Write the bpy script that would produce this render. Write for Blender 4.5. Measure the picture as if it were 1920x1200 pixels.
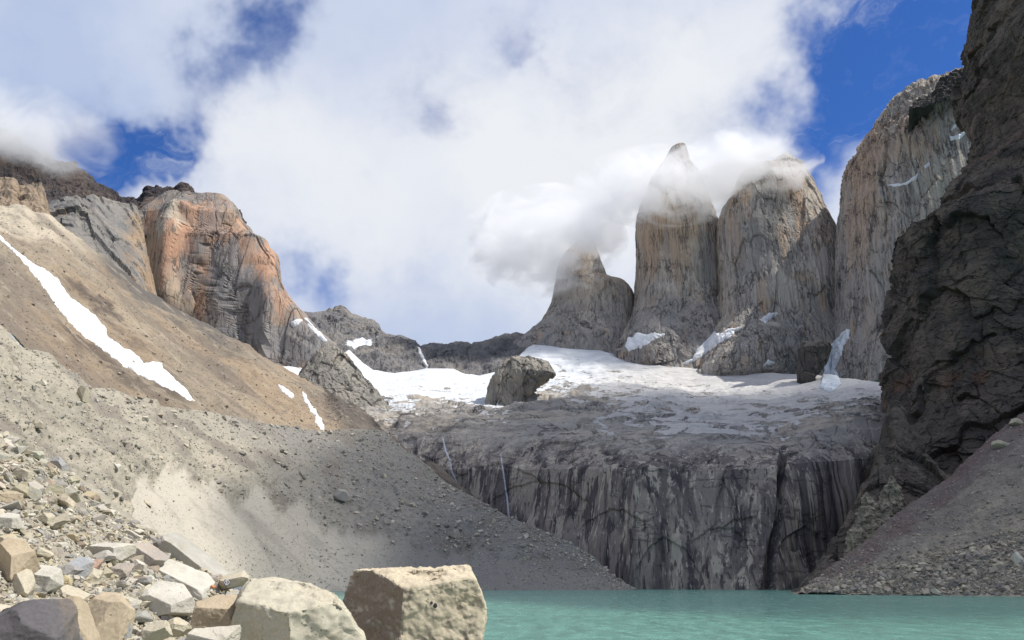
import bpy, bmesh, math, random
import numpy as np
from mathutils import Vector, Matrix
from mathutils.bvhtree import BVHTree

random.seed(7)
rng = np.random.default_rng(11)
scene = bpy.context.scene
for o in list(bpy.data.objects):
    bpy.data.objects.remove(o)
C = scene.collection
R = math.radians

# ---------------------------------------------------------------- camera
EYE = 8.0                       # metres above the lake
FPX, PITCH = 1467.0, R(18.4)    # focal length in photo pixels, upward tilt
cam_d = bpy.data.cameras.new('camera')
cam = bpy.data.objects.new('camera', cam_d)
C.objects.link(cam)
cam.location = (0, 0, EYE)
cam.rotation_euler = (R(90) + PITCH, 0, 0)
cam_d.sensor_width = 36.0
cam_d.lens = 36.0 * FPX / 1920.0
cam_d.clip_start = 0.1
cam_d.clip_end = 40000
scene.camera = cam
CP, SP = math.cos(PITCH), math.sin(PITCH)

def ray(px, py):
    """direction (not normalised, forward distance arbitrary) seen at a pixel of the 1920 x 1200 photograph"""
    u = (np.asarray(px, float) - 960) / FPX
    v = (600 - np.asarray(py, float)) / FPX
    return np.stack([u, CP - v * SP, SP + v * CP], -1)

def at(px, py, D):
    """world point at forward distance D (metres along y)"""
    d = ray(px, py)
    t = np.asarray(D, float) / d[..., 1]
    P = d * t[..., None]
    P[..., 2] += EYE
    return P

# ---------------------------------------------------------------- sun, sky, exposure
SUN_AZ, SUN_EL = R(106), R(54)   # to the right of the view, high
sun_vec = Vector((math.cos(SUN_EL) * math.sin(SUN_AZ), math.cos(SUN_EL) * math.cos(SUN_AZ), math.sin(SUN_EL)))
sd = bpy.data.lights.new('sun', 'SUN')
sd.energy = 5.0
sd.angle = R(0.53)
sd.color = (1.0, 0.955, 0.88)
sun = bpy.data.objects.new('sun', sd)
C.objects.link(sun)
sun.rotation_euler = sun_vec.to_track_quat('Z', 'Y').to_euler()
sun.location = (0, 0, 500)

scene.view_settings.view_transform = 'Standard'
scene.view_settings.look = 'None'
scene.view_settings.exposure = 0.0
scene.view_settings.gamma = 1.0
scene.render.engine = 'CYCLES'
cy = scene.cycles
cy.use_denoising = True
cy.max_bounces = 14
cy.diffuse_bounces = 2
cy.glossy_bounces = 2
cy.transmission_bounces = 2
cy.volume_bounces = 14
cy.transparent_max_bounces = 8
cy.use_adaptive_sampling = False
cy.adaptive_threshold = 0.02
cy.caustics_reflective = False
cy.caustics_refractive = False

world = bpy.data.worlds.new('World')
scene.world = world
world.use_nodes = True

class NT:
    """small helper for building node trees"""
    def __init__(self, tree):
        self.t = tree
    def n(self, typ, ins=None, **props):
        nd = self.t.nodes.new(typ)
        for k, v in props.items():
            setattr(nd, k, v)
        for k, v in (ins or {}).items():
            self.put(nd.inputs[k], v)
        return nd
    def put(self, sock, v):
        if isinstance(v, bpy.types.NodeSocket):
            self.t.links.new(v, sock)
        elif isinstance(v, bpy.types.Node):
            self.t.links.new(v.outputs[0], sock)
        elif v is not None:
            if sock.type == 'RGBA' and not hasattr(v, '__len__'):
                v = (v, v, v, 1)
            elif sock.type == 'RGBA' and len(v) == 3:
                v = (*v, 1)
            sock.default_value = v
    def m(self, op, a, b=None, c=None, clamp=False):
        nd = self.t.nodes.new('ShaderNodeMath')
        nd.operation = op
        nd.use_clamp = clamp
        for i, v in enumerate((a, b, c)):
            if v is not None:
                self.put(nd.inputs[i], v)
        return nd.outputs[0]
    def v(self, op, a, b=None, out=0):
        nd = self.t.nodes.new('ShaderNodeVectorMath')
        nd.operation = op
        self.put(nd.inputs[0], a)
        if b is not None:
            self.put(nd.inputs[1], b)
        return nd.outputs[out]
    def mix(self, f, a, b, mode='MIX'):
        nd = self.t.nodes.new('ShaderNodeMix')
        nd.data_type = 'RGBA'
        nd.blend_type = mode
        nd.clamp_factor = True
        self.put(nd.inputs[0], f)
        self.put(nd.inputs[6], a)
        self.put(nd.inputs[7], b)
        return nd.outputs[2]
    def noise(self, vec, scale, detail=6, rough=0.55, dist=0.0, out=0):
        nd = self.n('ShaderNodeTexNoise', {'Vector': vec, 'Scale': scale, 'Detail': detail, 'Roughness': rough, 'Distortion': dist})
        return nd.outputs[out]
    def step(self, x, lo, hi, a=0.0, b=1.0):
        nd = self.n('ShaderNodeMapRange', {'Value': x, 'From Min': lo, 'From Max': hi, 'To Min': a, 'To Max': b})
        nd.interpolation_type = 'SMOOTHSTEP'
        nd.clamp = True
        return nd.outputs[0]
    def ramp(self, f, stops):
        nd = self.t.nodes.new('ShaderNodeValToRGB')
        self.put(nd.inputs[0], f)
        e = nd.color_ramp.elements
        while len(e) < len(stops):
            e.new(0.5)
        for el, (p, c) in zip(e, stops):
            el.position = p
            el.color = (*c, 1)
        return nd.outputs[0]
    def scaled(self, vec, s):
        return self.v('MULTIPLY', vec, s)
    def attr(self, name):
        return self.n('ShaderNodeAttribute', attribute_name=name).outputs[2]

def build_sky():
    nt = world.node_tree
    nt.nodes.clear()
    g = NT(nt)
    out = g.n('ShaderNodeOutputWorld')
    sky = g.n('ShaderNodeTexSky', sky_type='NISHITA', sun_disc=False, sun_elevation=SUN_EL, sun_rotation=SUN_AZ,
              altitude=900, air_density=1.0, dust_density=0.3, ozone_density=3.0)
    tint = g.mix(1.0, sky.outputs[0], (0.36, 0.66, 1.16), 'MULTIPLY')
    bg_sky = g.n('ShaderNodeBackground', {'Color': tint, 'Strength': 0.12})
    d = g.n('ShaderNodeTexCoord').outputs['Generated']
    d = g.v('NORMALIZE', d)
    # noise warped directions
    n1 = g.noise(d, 3.2, 8, 0.58, 0.5)
    n2 = g.noise(g.v('ADD', d, (3.1, 1.7, 0.4)), 9.0, 8, 0.62, 0.3)
    n3 = g.noise(g.v('ADD', d, (7.1, 2.3, 5.4)), 2.2, 5, 0.5, 0.4)
    warp = g.n('ShaderNodeTexNoise', {'Vector': d, 'Scale': 5.0, 'Detail': 5, 'Roughness': 0.6})
    w = g.v('SCALE', g.v('SUBTRACT', warp.outputs[1], (0.5, 0.5, 0.5)))
    w.node.inputs['Scale'].default_value = 0.30
    dw = g.v('NORMALIZE', g.v('ADD', d, w))
    # fixed openings in the cloud deck: (pixel x, y, radius in pixels, depth)
    holes = [(1630, 45, 80, .95), (1700, 110, 80, .85), (1590, 130, 70, .65), (1660, 190, 60, .3), (1525, 260, 42, .6), (1550, 322, 34, .7), (1745, 60, 60, .7),
             (1520, 60, 45, .5), (235, 315, 56, 1.2), (300, 310, 50, 1.1), (345, 330, 40, 1.0), (180, 290, 42, .8), (225, 240, 40, .6), (170, 330, 40, .9),
             (470, 45, 46, .8), (500, 25, 36, .5), (455, 120, 36, .5), (435, 170, 36, .5), (400, 255, 40, .45),
             (850, 238, 26, .55), (985, 90, 28, .6), (925, 40, 40, .5), (545, 520, 38, .7), (590, 560, 50, .35), (345, 270, 36, .45)]
    tot = None
    for (x, y, r, a) in holes:
        c = Vector(ray(x, y)).normalized()
        k = 1.0 / (1 - math.cos(r / FPX * 1.5))
        dt = g.v('DOT_PRODUCT', dw, tuple(c), out=1)
        e = g.m('EXPONENT', g.m('MULTIPLY_ADD', dt, k, -k))
        tot = g.m('MULTIPLY', e, a) if tot is None else g.m('MULTIPLY_ADD', e, a, tot)
    # general deck
    cov = g.m('ADD', g.m('MULTIPLY_ADD', g.m('SUBTRACT', n1, 0.5), 1.3, 1.22), g.m('MULTIPLY', g.m('SUBTRACT', n2, 0.5), 1.7))
    cov = g.m('SUBTRACT', cov, g.m('MULTIPLY', tot, 1.12))
    alpha = g.step(cov, -0.62, 1.28)
    veil = g.noise(g.v('ADD', g.scaled(dw, (1, 1, 1.6)), (4.4, 0.9, 2.1)), 5.5, 9, 0.66, 0.6)
    alpha = g.m('MAXIMUM', alpha, g.step(veil, 0.44, 0.72, 0.0, 0.62))
    # brightness of the cloud
    sh = g.m('ADD', g.m('MULTIPLY', n3, 0.75), g.m('MULTIPLY', n1, 0.35))
    col = g.ramp(sh, [(0.36, (0.40, 0.48, 0.69)), (0.48, (0.53, 0.60, 0.77)), (0.60, (0.68, 0.725, 0.83)), (0.74, (0.82, 0.845, 0.89))])
    # greyer bluish patches
    dark = None
    for (x, y, r, a) in [(60, 190, 130, 1.0), (300, 150, 170, .5), (900, 590, 210, .65), (1000, 520, 120, .35), (640, 560, 90, .4), (560, 200, 90, .4), (1150, 120, 110, .3), (800, 60, 120, .35), (620, 120, 150, .25), (760, 600, 120, .3), (1200, 60, 150, .2), (20, 60, 120, .3)]:
        c = Vector(ray(x, y)).normalized()
        k = 1.0 / (1 - math.cos(r / FPX * 1.25))
        dt = g.v('DOT_PRODUCT', dw, tuple(c), out=1)
        e = g.m('EXPONENT', g.m('MULTIPLY_ADD', dt, k, -k))
        dark = g.m('MULTIPLY', e, a) if dark is None else g.m('MULTIPLY_ADD', e, a, dark)
    col = g.mix(dark, col, (0.46, 0.545, 0.74))
    bright = None
    for (x, y, r, a) in [(480, 290, 100, .6), (700, 330, 150, .5), (1050, 270, 200, .6), (1330, 170, 170, .6), (620, 420, 110, .35), (1080, 420, 130, .6), (1240, 330, 120, .5), (950, 380, 130, .4)]:
        c = Vector(ray(x, y)).normalized()
        k = 1.0 / (1 - math.cos(r / FPX * 1.25))
        dt = g.v('DOT_PRODUCT', dw, tuple(c), out=1)
        e = g.m('EXPONENT', g.m('MULTIPLY_ADD', dt, k, -k))
        bright = g.m('MULTIPLY', e, a) if bright is None else g.m('MULTIPLY_ADD', e, a, bright)
    col = g.mix(bright, col, (0.80, 0.82, 0.86))
    bg_cl = g.n('ShaderNodeBackground', {'Color': col, 'Strength': 1.06})
    sep = g.n('ShaderNodeSeparateXYZ', {0: d})
    # clearer sky behind the viewer, dark land below the horizon
    alpha = g.m('MULTIPLY', alpha, g.step(sep.outputs[1], -0.5, 0.15, 0.7, 1.0))
    land = g.step(sep.outputs[2], -0.03, 0.0)
    col = g.mix(land, (0.07, 0.065, 0.055), col)
    alpha = g.m('MAXIMUM', alpha, g.m('SUBTRACT', 1.0, land))
    bg_cl = g.n('ShaderNodeBackground', {'Color': col, 'Strength': 1.06})
    mx = g.n('ShaderNodeMixShader', {0: alpha, 1: bg_sky.outputs[0], 2: bg_cl.outputs[0]})
    nt.links.new(mx.outputs[0], out.inputs[0])
build_sky()

# ---------------------------------------------------------------- noise on arrays
_perm = np.random.default_rng(5).permutation(256).astype(np.int32)
_perm = np.concatenate([_perm, _perm, _perm])
_g = np.random.default_rng(6).normal(size=(256, 3)).astype(np.float32)
_g /= np.linalg.norm(_g, axis=1, keepdims=True)

def perlin(p):
    p = np.asarray(p, np.float32)
    i = np.floor(p).astype(np.int32)
    f = p - i
    i &= 255
    u = f * f * f * (f * (f * 6 - 15) + 10)
    res = 0
    for dx in (0, 1):
        wx = u[:, 0] if dx else 1 - u[:, 0]
        a = _perm[i[:, 0] + dx]
        for dy in (0, 1):
            wy = u[:, 1] if dy else 1 - u[:, 1]
            b = _perm[a + ((i[:, 1] + dy) & 255)]
            for dz in (0, 1):
                wz = u[:, 2] if dz else 1 - u[:, 2]
                gr = _g[_perm[b + ((i[:, 2] + dz) & 255)] & 255]
                d = gr[:, 0] * (f[:, 0] - dx) + gr[:, 1] * (f[:, 1] - dy) + gr[:, 2] * (f[:, 2] - dz)
                res = res + wx * wy * wz * d
    return res * 1.5

def fbm(p, oct=5, gain=0.5, lac=2.03):
    p = np.asarray(p, np.float32)
    a, s = 1.0, 0
    for k in range(oct):
        s = s + a * perlin(p)
        p = p * lac + 13.7
        a *= gain
    return s

def ridged(p, oct=4, gain=0.5, lac=2.05):
    p = np.asarray(p, np.float32)
    a, s = 1.0, 0
    for k in range(oct):
        s = s + a * (1 - 2.2 * np.abs(perlin(p)))
        p = p * lac + 5.3
        a *= gain
    return s

def blocks(p, tilt=0.8):
    """random offset per Voronoi cell plus a tilted plane inside the cell: blocky, slabby rock"""
    p = np.asarray(p, np.float32)
    i = np.floor(p).astype(np.int32)
    best = np.full(len(p), 9e9, np.float32)
    val = np.zeros(len(p), np.float32)
    for dx in (-1, 0, 1):
        for dy in (-1, 0, 1):
            for dz in (-1, 0, 1):
                c = i + (dx, dy, dz)
                h = _perm[_perm[_perm[c[:, 0] & 255] + (c[:, 1] & 255)] + (c[:, 2] & 255)] & 255
                off = _g[h] * 0.42 + 0.5
                v = p - (c + off)
                d = (v * v).sum(1)
                m = d < best
                best = np.where(m, d, best)
                val = np.where(m, (h / 255.0 - 0.5) + tilt * (v * _g[(h + 77) & 255]).sum(1), val)
    return val

def joints(p, tilt=0.5):
    """blocks plus the distance to the joint between two neighbouring blocks"""
    p = np.asarray(p, np.float32)
    i = np.floor(p).astype(np.int32)
    b1 = np.full(len(p), 9e9, np.float32)
    b2 = np.full(len(p), 9e9, np.float32)
    val = np.zeros(len(p), np.float32)
    for dx in (-1, 0, 1):
        for dy in (-1, 0, 1):
            for dz in (-1, 0, 1):
                c = i + (dx, dy, dz)
                h = _perm[_perm[_perm[c[:, 0] & 255] + (c[:, 1] & 255)] + (c[:, 2] & 255)] & 255
                v = p - (c + _g[h] * 0.42 + 0.5)
                d = (v * v).sum(1)
                m = d < b1
                b2 = np.where(m, b1, np.minimum(b2, d))
                b1 = np.where(m, d, b1)
                val = np.where(m, (h / 255.0 - 0.5) + tilt * (v * _g[(h + 77) & 255]).sum(1), val)
    return val, np.sqrt(b2) - np.sqrt(b1)

def sstep(x, lo, hi):
    t = np.clip((x - lo) / (hi - lo), 0, 1)
    return t * t * (3 - 2 * t)

# ---------------------------------------------------------------- mesh helpers
def mesh_np(name, V, quads=None, tris=None, smooth=True, attrs=None):
    me = bpy.data.meshes.new(name)
    V = np.ascontiguousarray(V, np.float32)
    nq = 0 if quads is None else len(quads)
    ntr = 0 if tris is None else len(tris)
    me.vertices.add(len(V))
    me.vertices.foreach_set('co', V.ravel())
    loops = np.concatenate([np.asarray(x, np.int32).ravel() for x in (quads, tris) if x is not None and len(x)])
    me.loops.add(len(loops))
    me.loops.foreach_set('vertex_index', loops)
    me.polygons.add(nq + ntr)
    st = np.concatenate([np.arange(nq) * 4, nq * 4 + np.arange(ntr) * 3]).astype(np.int32)
    me.polygons.foreach_set('loop_start', st)
    me.polygons.foreach_set('use_smooth', np.full(nq + ntr, smooth, bool))
    me.update(calc_edges=True)
    me.validate()
    for k, a in (attrs or {}).items():
        a = np.asarray(a, np.float32)
        if a.ndim == 1:
            at_ = me.attributes.new(k, 'FLOAT', 'POINT')
            at_.data.foreach_set('value', a)
        else:
            at_ = me.attributes.new(k, 'FLOAT_COLOR', 'POINT')
            at_.data.foreach_set('color', np.concatenate([a, np.ones((len(a), 1), np.float32)], 1).ravel())
    return me

def link(name, me, mat, label=None, cat=None, group=None, kind=None, parent=None):
    o = bpy.data.objects.new(name, me)
    C.objects.link(o)
    if mat is not None:
        me.materials.append(mat)
    if parent is not None:
        o.parent = parent
    tag(o, label, cat, group, kind)
    return o

def tag(o, label=None, cat=None, group=None, kind=None):
    for k, v in (('label', label), ('category', cat), ('group', group), ('kind', kind)):
        if v:
            o[k] = v
    return o

def grid_quads(ny, nx, wrap=False):
    i = np.arange(ny - 1)[:, None] * nx
    if wrap:
        j = np.arange(nx)[None, :]
        j2 = (j + 1) % nx
    else:
        j = np.arange(nx - 1)[None, :]
        j2 = j + 1
    return np.stack([i + j, i + j2, i + nx + j2, i + nx + j], -1).reshape(-1, 4)

def grid_normals(P, wrap=False):
    if wrap:
        du = np.roll(P, -1, 1) - np.roll(P, 1, 1)
    else:
        du = np.gradient(P, axis=1)
    dv = np.gradient(P, axis=0)
    N = np.cross(du, dv)
    N /= np.maximum(np.linalg.norm(N, axis=2, keepdims=True), 1e-9)
    return N

def project(P):
    """photo pixel of world points (used to lay out rusty, pale or grey rock, plus some painted sun and shade)"""
    d = P - np.array([0, 0, EYE])
    fw = d[:, 1] * CP + d[:, 2] * SP
    up = d[:, 2] * CP - d[:, 1] * SP
    return 960 + FPX * d[:, 0] / fw, 600 - FPX * up / fw

def zones(P, blobs, wob=14, sx=26, sz=80):
    x, y = project(P)
    q = np.stack([P[:, 0] / sx, P[:, 1] / sx, P[:, 2] / sz], -1)
    x = x + fbm(q, 4, .6) * wob
    y = y + fbm(q + 19, 4, .6) * wob * 1.8
    m = np.zeros(len(x))
    for cx, cy_, wx, wy, a in blobs:
        r = np.sqrt(((x - cx) / wx) ** 2 + ((y - cy_) / wy) ** 2)
        m = np.maximum(m, a * (1 - sstep(r, 0.7, 1.15)))
    return m

BVH = {}
def remember(name, V, quads):
    BVH[name] = (V, quads)
_trees = {}
def tree(name):
    if name not in _trees:
        V, q = BVH[name]
        _trees[name] = BVHTree.FromPolygons(V.tolist(), q.tolist())
    return _trees[name]

def sheet(name, rows, px0, px1, step, counts, mat, disp=None, masks=None, back=(60, -60), key=None, flat=False, **tags):
    """A landform given by polylines from its foot to its crest. Each polyline holds (pixel x, pixel y, distance)."""
    xs = np.arange(px0, px1 + step, step, dtype=float)
    Y, I = [], []
    for r in rows:
        r = np.array(r, float)
        Y.append(np.interp(xs, r[:, 0], r[:, 1]))
        I.append(1.0 / np.interp(xs, r[:, 0], r[:, 2]))
    py, iv = [], []
    for k in range(len(rows) - 1):
        n = counts[k]
        ts = np.arange(n) / n
        if k == len(rows) - 2:
            ts = np.arange(n + 1) / n
        for t in ts:
            py.append(Y[k] * (1 - t) + Y[k + 1] * t)
            iv.append(I[k] * (1 - t) + I[k + 1] * t)
    PY, IV = np.array(py), np.array(iv)
    PX = np.broadcast_to(xs, PY.shape)
    P = at(PX, PY, 1 / IV)
    N = grid_normals(P)
    if N[..., 1].mean() > 0:
        N = -N
    if disp is not None:
        sh = P.shape
        d = disp(P.reshape(-1, 3), N.reshape(-1, 3), PX.ravel(), PY.ravel())
        if d.ndim == 1:
            P = P + N * d.reshape(sh[:2])[..., None]
        else:
            P = P + d.reshape(sh)
    at_ = {k: f(P.reshape(-1, 3), PX.ravel(), PY.ravel()) for k, f in (masks or {}).items()}
    ny, nx = PX.shape
    ex = []
    if back:
        for s in (0.3, 1.0, 2.2):
            b = P[-1].copy()
            b[:, 1] += back[0] * s
            b[:, 0] *= 1 + back[0] * s / np.maximum(P[-1][:, 1], 1) * 0.5
            b[:, 2] += back[1] * s * (0.4 + 0.6 * s)
            ex.append(b[None])
        P2 = np.concatenate([P] + ex, 0)
        for k in at_:
            a = at_[k].reshape(ny, nx, *at_[k].shape[1:])
            at_[k] = np.concatenate([a] + [a[-1:]] * len(ex), 0).reshape(-1, *at_[k].shape[1:])
    else:
        P2 = P
    q = grid_quads(P2.shape[0], nx)
    me = mesh_np(name, P2.reshape(-1, 3), q, attrs=at_, smooth=not flat)
    remember(key or name, P2.reshape(-1, 3), q)
    return link(name, me, mat, **tags)

def column(name, rows, D, mat, disp=None, masks=None, na=220, vstep=2.0, sup=2.4, depth=1.0, key=None, **tags):
    """A rock tower lofted from rings: rows of (pixel y, left pixel x, right pixel x) from its top to its foot."""
    r = np.array(sorted(rows), float)
    ys = np.arange(r[0, 0], r[-1, 0] + vstep, vstep)
    xl = np.interp(ys, r[:, 0], r[:, 1])
    xr = np.interp(ys, r[:, 0], r[:, 2])
    Dv = np.full(len(ys), D) if not callable(D) else D(ys)
    A = at(xl, ys, Dv)
    B = at(xr, ys, Dv)
    cx, cz = (A[:, 0] + B[:, 0]) / 2, (A[:, 2] + B[:, 2]) / 2
    rx = (B[:, 0] - A[:, 0]) / 2
    # most of the samples on the half that can be seen
    tt = np.linspace(0, 1, na, endpoint=False)
    an = np.interp(tt, [0, 0.10, 0.90, 1.0], [np.pi * 0.5, np.pi * 0.92, np.pi * 2.08, np.pi * 2.5])
    ca, sa = np.cos(an), np.sin(an)
    ex = 2.0 / sup
    ux = np.sign(ca) * np.abs(ca) ** ex
    uy = np.sign(sa) * np.abs(sa) ** ex
    X = cx[:, None] + rx[:, None] * ux
    Yy = Dv[:, None] + np.minimum(rx, rx.max())[:, None] * depth * uy
    Z = np.broadcast_to(cz[:, None], X.shape)
    P = np.stack([X, Yy, Z], -1)
    N = grid_normals(P, True)
    ctr = np.stack([cx, Dv, cz], -1)[:, None, :]
    if ((P - ctr) * N).sum(-1).mean() < 0:
        N = -N
    PX = np.broadcast_to(np.linspace(0, 1, na)[None], X.shape)
    PY = np.broadcast_to(ys[:, None], X.shape)
    if disp is not None:
        d = disp(P.reshape(-1, 3), N.reshape(-1, 3), PX.ravel(), PY.ravel()).reshape(X.shape)
        fade = np.clip(rx / (0.18 * rx.max()), 0.15, 1)[:, None]
        Nh = N.copy()
        P = P + Nh * (d * fade)[..., None]
    at_ = {k: f(P.reshape(-1, 3), PX.ravel(), PY.ravel()) for k, f in (masks or {}).items()}
    V = P.reshape(-1, 3)
    q = grid_quads(len(ys), na, True)
    top = len(V)
    V = np.concatenate([V, P[0].mean(0, keepdims=True)], 0)
    for k in at_:
        at_[k] = np.concatenate([at_[k], at_[k][:1]], 0)
    j = np.arange(na)
    tr = np.stack([j, np.full(na, top), (j + 1) % na], -1)
    me = mesh_np(name, V, q, tr, attrs=at_, smooth=False)
    remember(key or name, V, q)
    return link(name, me, mat, **tags)

# ---------------------------------------------------------------- materials
def rock_mat(name, stops, scale=0.02, streak=None, streak_col=(0.03, 0.03, 0.032), cracks=0.0, crack_scale=(0.03, 0.03, 0.008), bump=1.0, bump_scale=0.25, bump_dist=1.0,
             layers=None, tints=(), snow=None, patches=(), rot=(0, 0, 0), rough=0.92, stretch=1.0, cwarp=0.8, crack2=None, late=(), speck=0.0, speck_scale=0.6, speck_col=(0.6, 0.56, 0.48)):
    """A procedural rock: colour bands from noise, stains running down the face, cracks, bedding, optional snow."""
    mat = bpy.data.materials.new(name)
    mat.use_nodes = True
    nt = mat.node_tree
    g = NT(nt)
    bsdf = nt.nodes['Principled BSDF']
    pos = g.n('ShaderNodeNewGeometry').outputs['Position']
    if any(rot):
        mp = g.n('ShaderNodeMapping', {'Vector': pos, 'Rotation': rot})
        posr = mp.outputs[0]
    else:
        posr = pos
    base = g.noise(g.scaled(posr, (1, 1, 0.55 / max(1.0, stretch * 0.6))), scale, 7, 0.62, 0.6)
    col = g.ramp(base, stops)
    poss = g.scaled(posr, (1, 1, 1 / stretch)) if stretch != 1 else pos
    fine = g.noise(poss, scale * 14, 4, 0.65)
    col = g.mix(0.55, col, g.ramp(fine, [(0.25, (0.38,) * 3), (0.5, (0.5,) * 3), (0.75, (0.66,) * 3)]), 'OVERLAY')
    for (att, c, amt) in tints:
        col = g.mix(g.m('MULTIPLY', g.attr(att), amt, clamp=True), col, c)
    for (sc, off, lo, hi, c, amt) in patches:
        f = g.step(g.noise(g.v('ADD', g.scaled(posr, sc), off), 1.0, 5, 0.6, 0.8), lo, hi)
        col = g.mix(g.m('MULTIPLY', f, amt), col, c)
    hgt = g.noise(poss, bump_scale, 6, 0.68)
    if streak:
        for (sc, lo, hi, amt, c) in streak:
            s = g.noise(g.scaled(posr, sc), 1.0, 5, 0.6, 0.35)
            f = g.step(s, lo, hi)
            col = g.mix(g.m('MULTIPLY', f, amt), col, c)
            hgt = g.m('MULTIPLY_ADD', s, 0.7, hgt)
    for (att, c, amt) in late:
        col = g.mix(g.m('MULTIPLY', g.attr(att), amt, clamp=True), col, c)
    if cracks:
        w = g.noise(pos, 0.03, 4, 0.6, out=1)
        pv = g.v('ADD', g.scaled(posr, crack_scale), g.scaled(w, (cwarp,) * 3))
        rn = g.noise(pv, 1.0, 5, 0.6)
        cr = g.m('ABSOLUTE', g.m('SUBTRACT', rn, 0.5))
        f = g.step(cr, 0.0, 0.022, 1.0, 0.0)
        gate = g.step(g.noise(posr, scale * 1.7, 3), 0.42, 0.6)
        f = g.m('MULTIPLY', f, gate)
        col = g.mix(g.m('MULTIPLY', f, cracks), col, streak_col)
        hgt = g.m('MULTIPLY_ADD', f, -0.5, hgt)
        for csc in (crack2 or ()):
            rn = g.noise(g.v('ADD', g.scaled(posr, csc), g.scaled(w, (cwarp * 0.5,) * 3)), 1.0, 3, 0.5)
            f2 = g.step(g.m('ABSOLUTE', g.m('SUBTRACT', rn, 0.5)), 0.0, 0.03, 1.0, 0.0)
            f2 = g.m('MULTIPLY', f2, g.step(g.noise(g.v('ADD', posr, (50, 20, 9)), scale * 2.5, 3), 0.38, 0.6))
            col = g.mix(g.m('MULTIPLY', f2, cracks * 0.75), col, streak_col)
            hgt = g.m('MULTIPLY_ADD', f2, -0.6, hgt)
    if layers:
        sc, amt, c = layers
        lv = g.noise(g.scaled(posr, sc), 1.0, 4, 0.6, 0.2)
        f = g.step(lv, 0.5, 0.62)
        col = g.mix(g.m('MULTIPLY', f, amt), col, c)
        hgt = g.m('MULTIPLY_ADD', lv, 1.2, hgt)
    if speck:
        vr = g.n('ShaderNodeTexVoronoi', {'Vector': pos, 'Scale': speck_scale, 'Randomness': 1.0})
        f = g.step(vr.outputs['Distance'], 0.18, 0.34, 1.0, 0.0)
        pick = g.step(g.n('ShaderNodeSeparateColor', {0: vr.outputs['Color']}).outputs[0], 0.55, 0.62)
        f = g.m('MULTIPLY', f, pick)
        col = g.mix(g.m('MULTIPLY', f, speck), col, speck_col)
        hgt = g.m('MULTIPLY_ADD', f, 0.6, hgt)
    rg = rough
    if snow:
        # attribute 'snow' 0..1 broken up by elongated noise
        (ssc, amp, c1, c2) = snow
        sn = g.noise(g.scaled(posr, ssc), 1.0, 7, 0.66, 0.9)
        sf = g.m('ADD', g.attr('snow'), g.m('MULTIPLY', g.m('SUBTRACT', sn, 0.5), amp))
        f = g.step(sf, 0.46, 0.54)
        sc = g.mix(g.attr('dirty'), c1, c2)
        sc = g.mix(0.85, sc, g.ramp(g.noise(g.scaled(pos, (0.012, 0.035, 0.06)), 1.0, 7, 0.7, 1.2), [(0.3, (0.36,) * 3), (0.55, (0.52,) * 3), (0.7, (0.6,) * 3)]), 'OVERLAY')
        col = g.mix(f, col, sc)
        hgt = g.m('MULTIPLY', hgt, g.m('SUBTRACT', 1.0, g.m('MULTIPLY', f, 0.75)))
    g.put(bsdf.inputs['Base Color'], col)
    bsdf.inputs['Roughness'].default_value = rg
    bsdf.inputs['Specular IOR Level'].default_value = 0.25
    bp = g.n('ShaderNodeBump', {'Height': hgt, 'Strength': bump, 'Distance': bump_dist})
    g.put(bsdf.inputs['Normal'], bp.outputs[0])
    return mat

def lin(r, g_, b):
    f = lambda c: ((c / 255 + 0.055) / 1.055) ** 2.4 if c > 10 else c / 255 / 12.92
    return (f(r), f(g_), f(b))

DK = (0.028, 0.027, 0.03)
TOWER_STREAK = [((0.045, 0.045, 0.0028), 0.5, 0.64, 0.5, (0.20, 0.19, 0.18)), ((0.16, 0.16, 0.004), 0.55, 0.65, 0.6, (0.15, 0.14, 0.135)), ((0.4, 0.4, 0.006), 0.56, 0.66, 0.5, (0.14, 0.13, 0.125)),
                ((0.03, 0.03, 0.0022), 0.55, 0.68, 0.6, (0.42, 0.30, 0.20)), ((0.11, 0.11, 0.003), 0.58, 0.70, 0.5, (0.52, 0.47, 0.40))]
m_tower = rock_mat('tower_granite', [(0.3, (0.27, 0.255, 0.235)), (0.47, (0.37, 0.34, 0.30)), (0.58, (0.43, 0.375, 0.305)), (0.72, (0.48, 0.435, 0.375))],
                   0.006, TOWER_STREAK, streak_col=(0.055, 0.05, 0.05), cracks=0.8, crack_scale=(0.014, 0.014, 0.006), crack2=[(0.045, 0.045, 0.0035), (0.09, 0.09, 0.006)], cwarp=0.3, bump=0.8, bump_scale=0.12, bump_dist=3.0, stretch=6.0,
                   tints=[('warm', (0.47, 0.305, 0.185), 0.75), ('pale', (0.58, 0.52, 0.44), 0.8), ('grey', (0.28, 0.268, 0.255), 0.7)],
                   patches=[((0.012, 0.012, 0.009), (0, 0, 0), 0.60, 0.68, (0.46, 0.29, 0.17), 0.4)])
m_orange = rock_mat('orange_granite', [(0.32, (0.19, 0.175, 0.165)), (0.46, (0.27, 0.235, 0.205)), (0.56, (0.34, 0.24, 0.17)), (0.72, (0.40, 0.32, 0.25))],
                    0.008, [((0.05, 0.05, 0.008), 0.52, 0.68, 0.5, (0.11, 0.10, 0.10)), ((0.12, 0.12, 0.012), 0.6, 0.72, 0.4, (0.42, 0.36, 0.28))], streak_col=(0.06, 0.05, 0.045), cracks=0.7, crack_scale=(0.02, 0.02, 0.012), crack2=[(0.04, 0.04, 0.007)], cwarp=0.4, bump=0.7, bump_scale=0.12, bump_dist=3.0, stretch=2.5,
                    tints=[('warm', (0.52, 0.295, 0.18), 0.85), ('pale', (0.58, 0.49, 0.37), 0.85), ('grey', (0.27, 0.262, 0.255), 0.85)])
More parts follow.
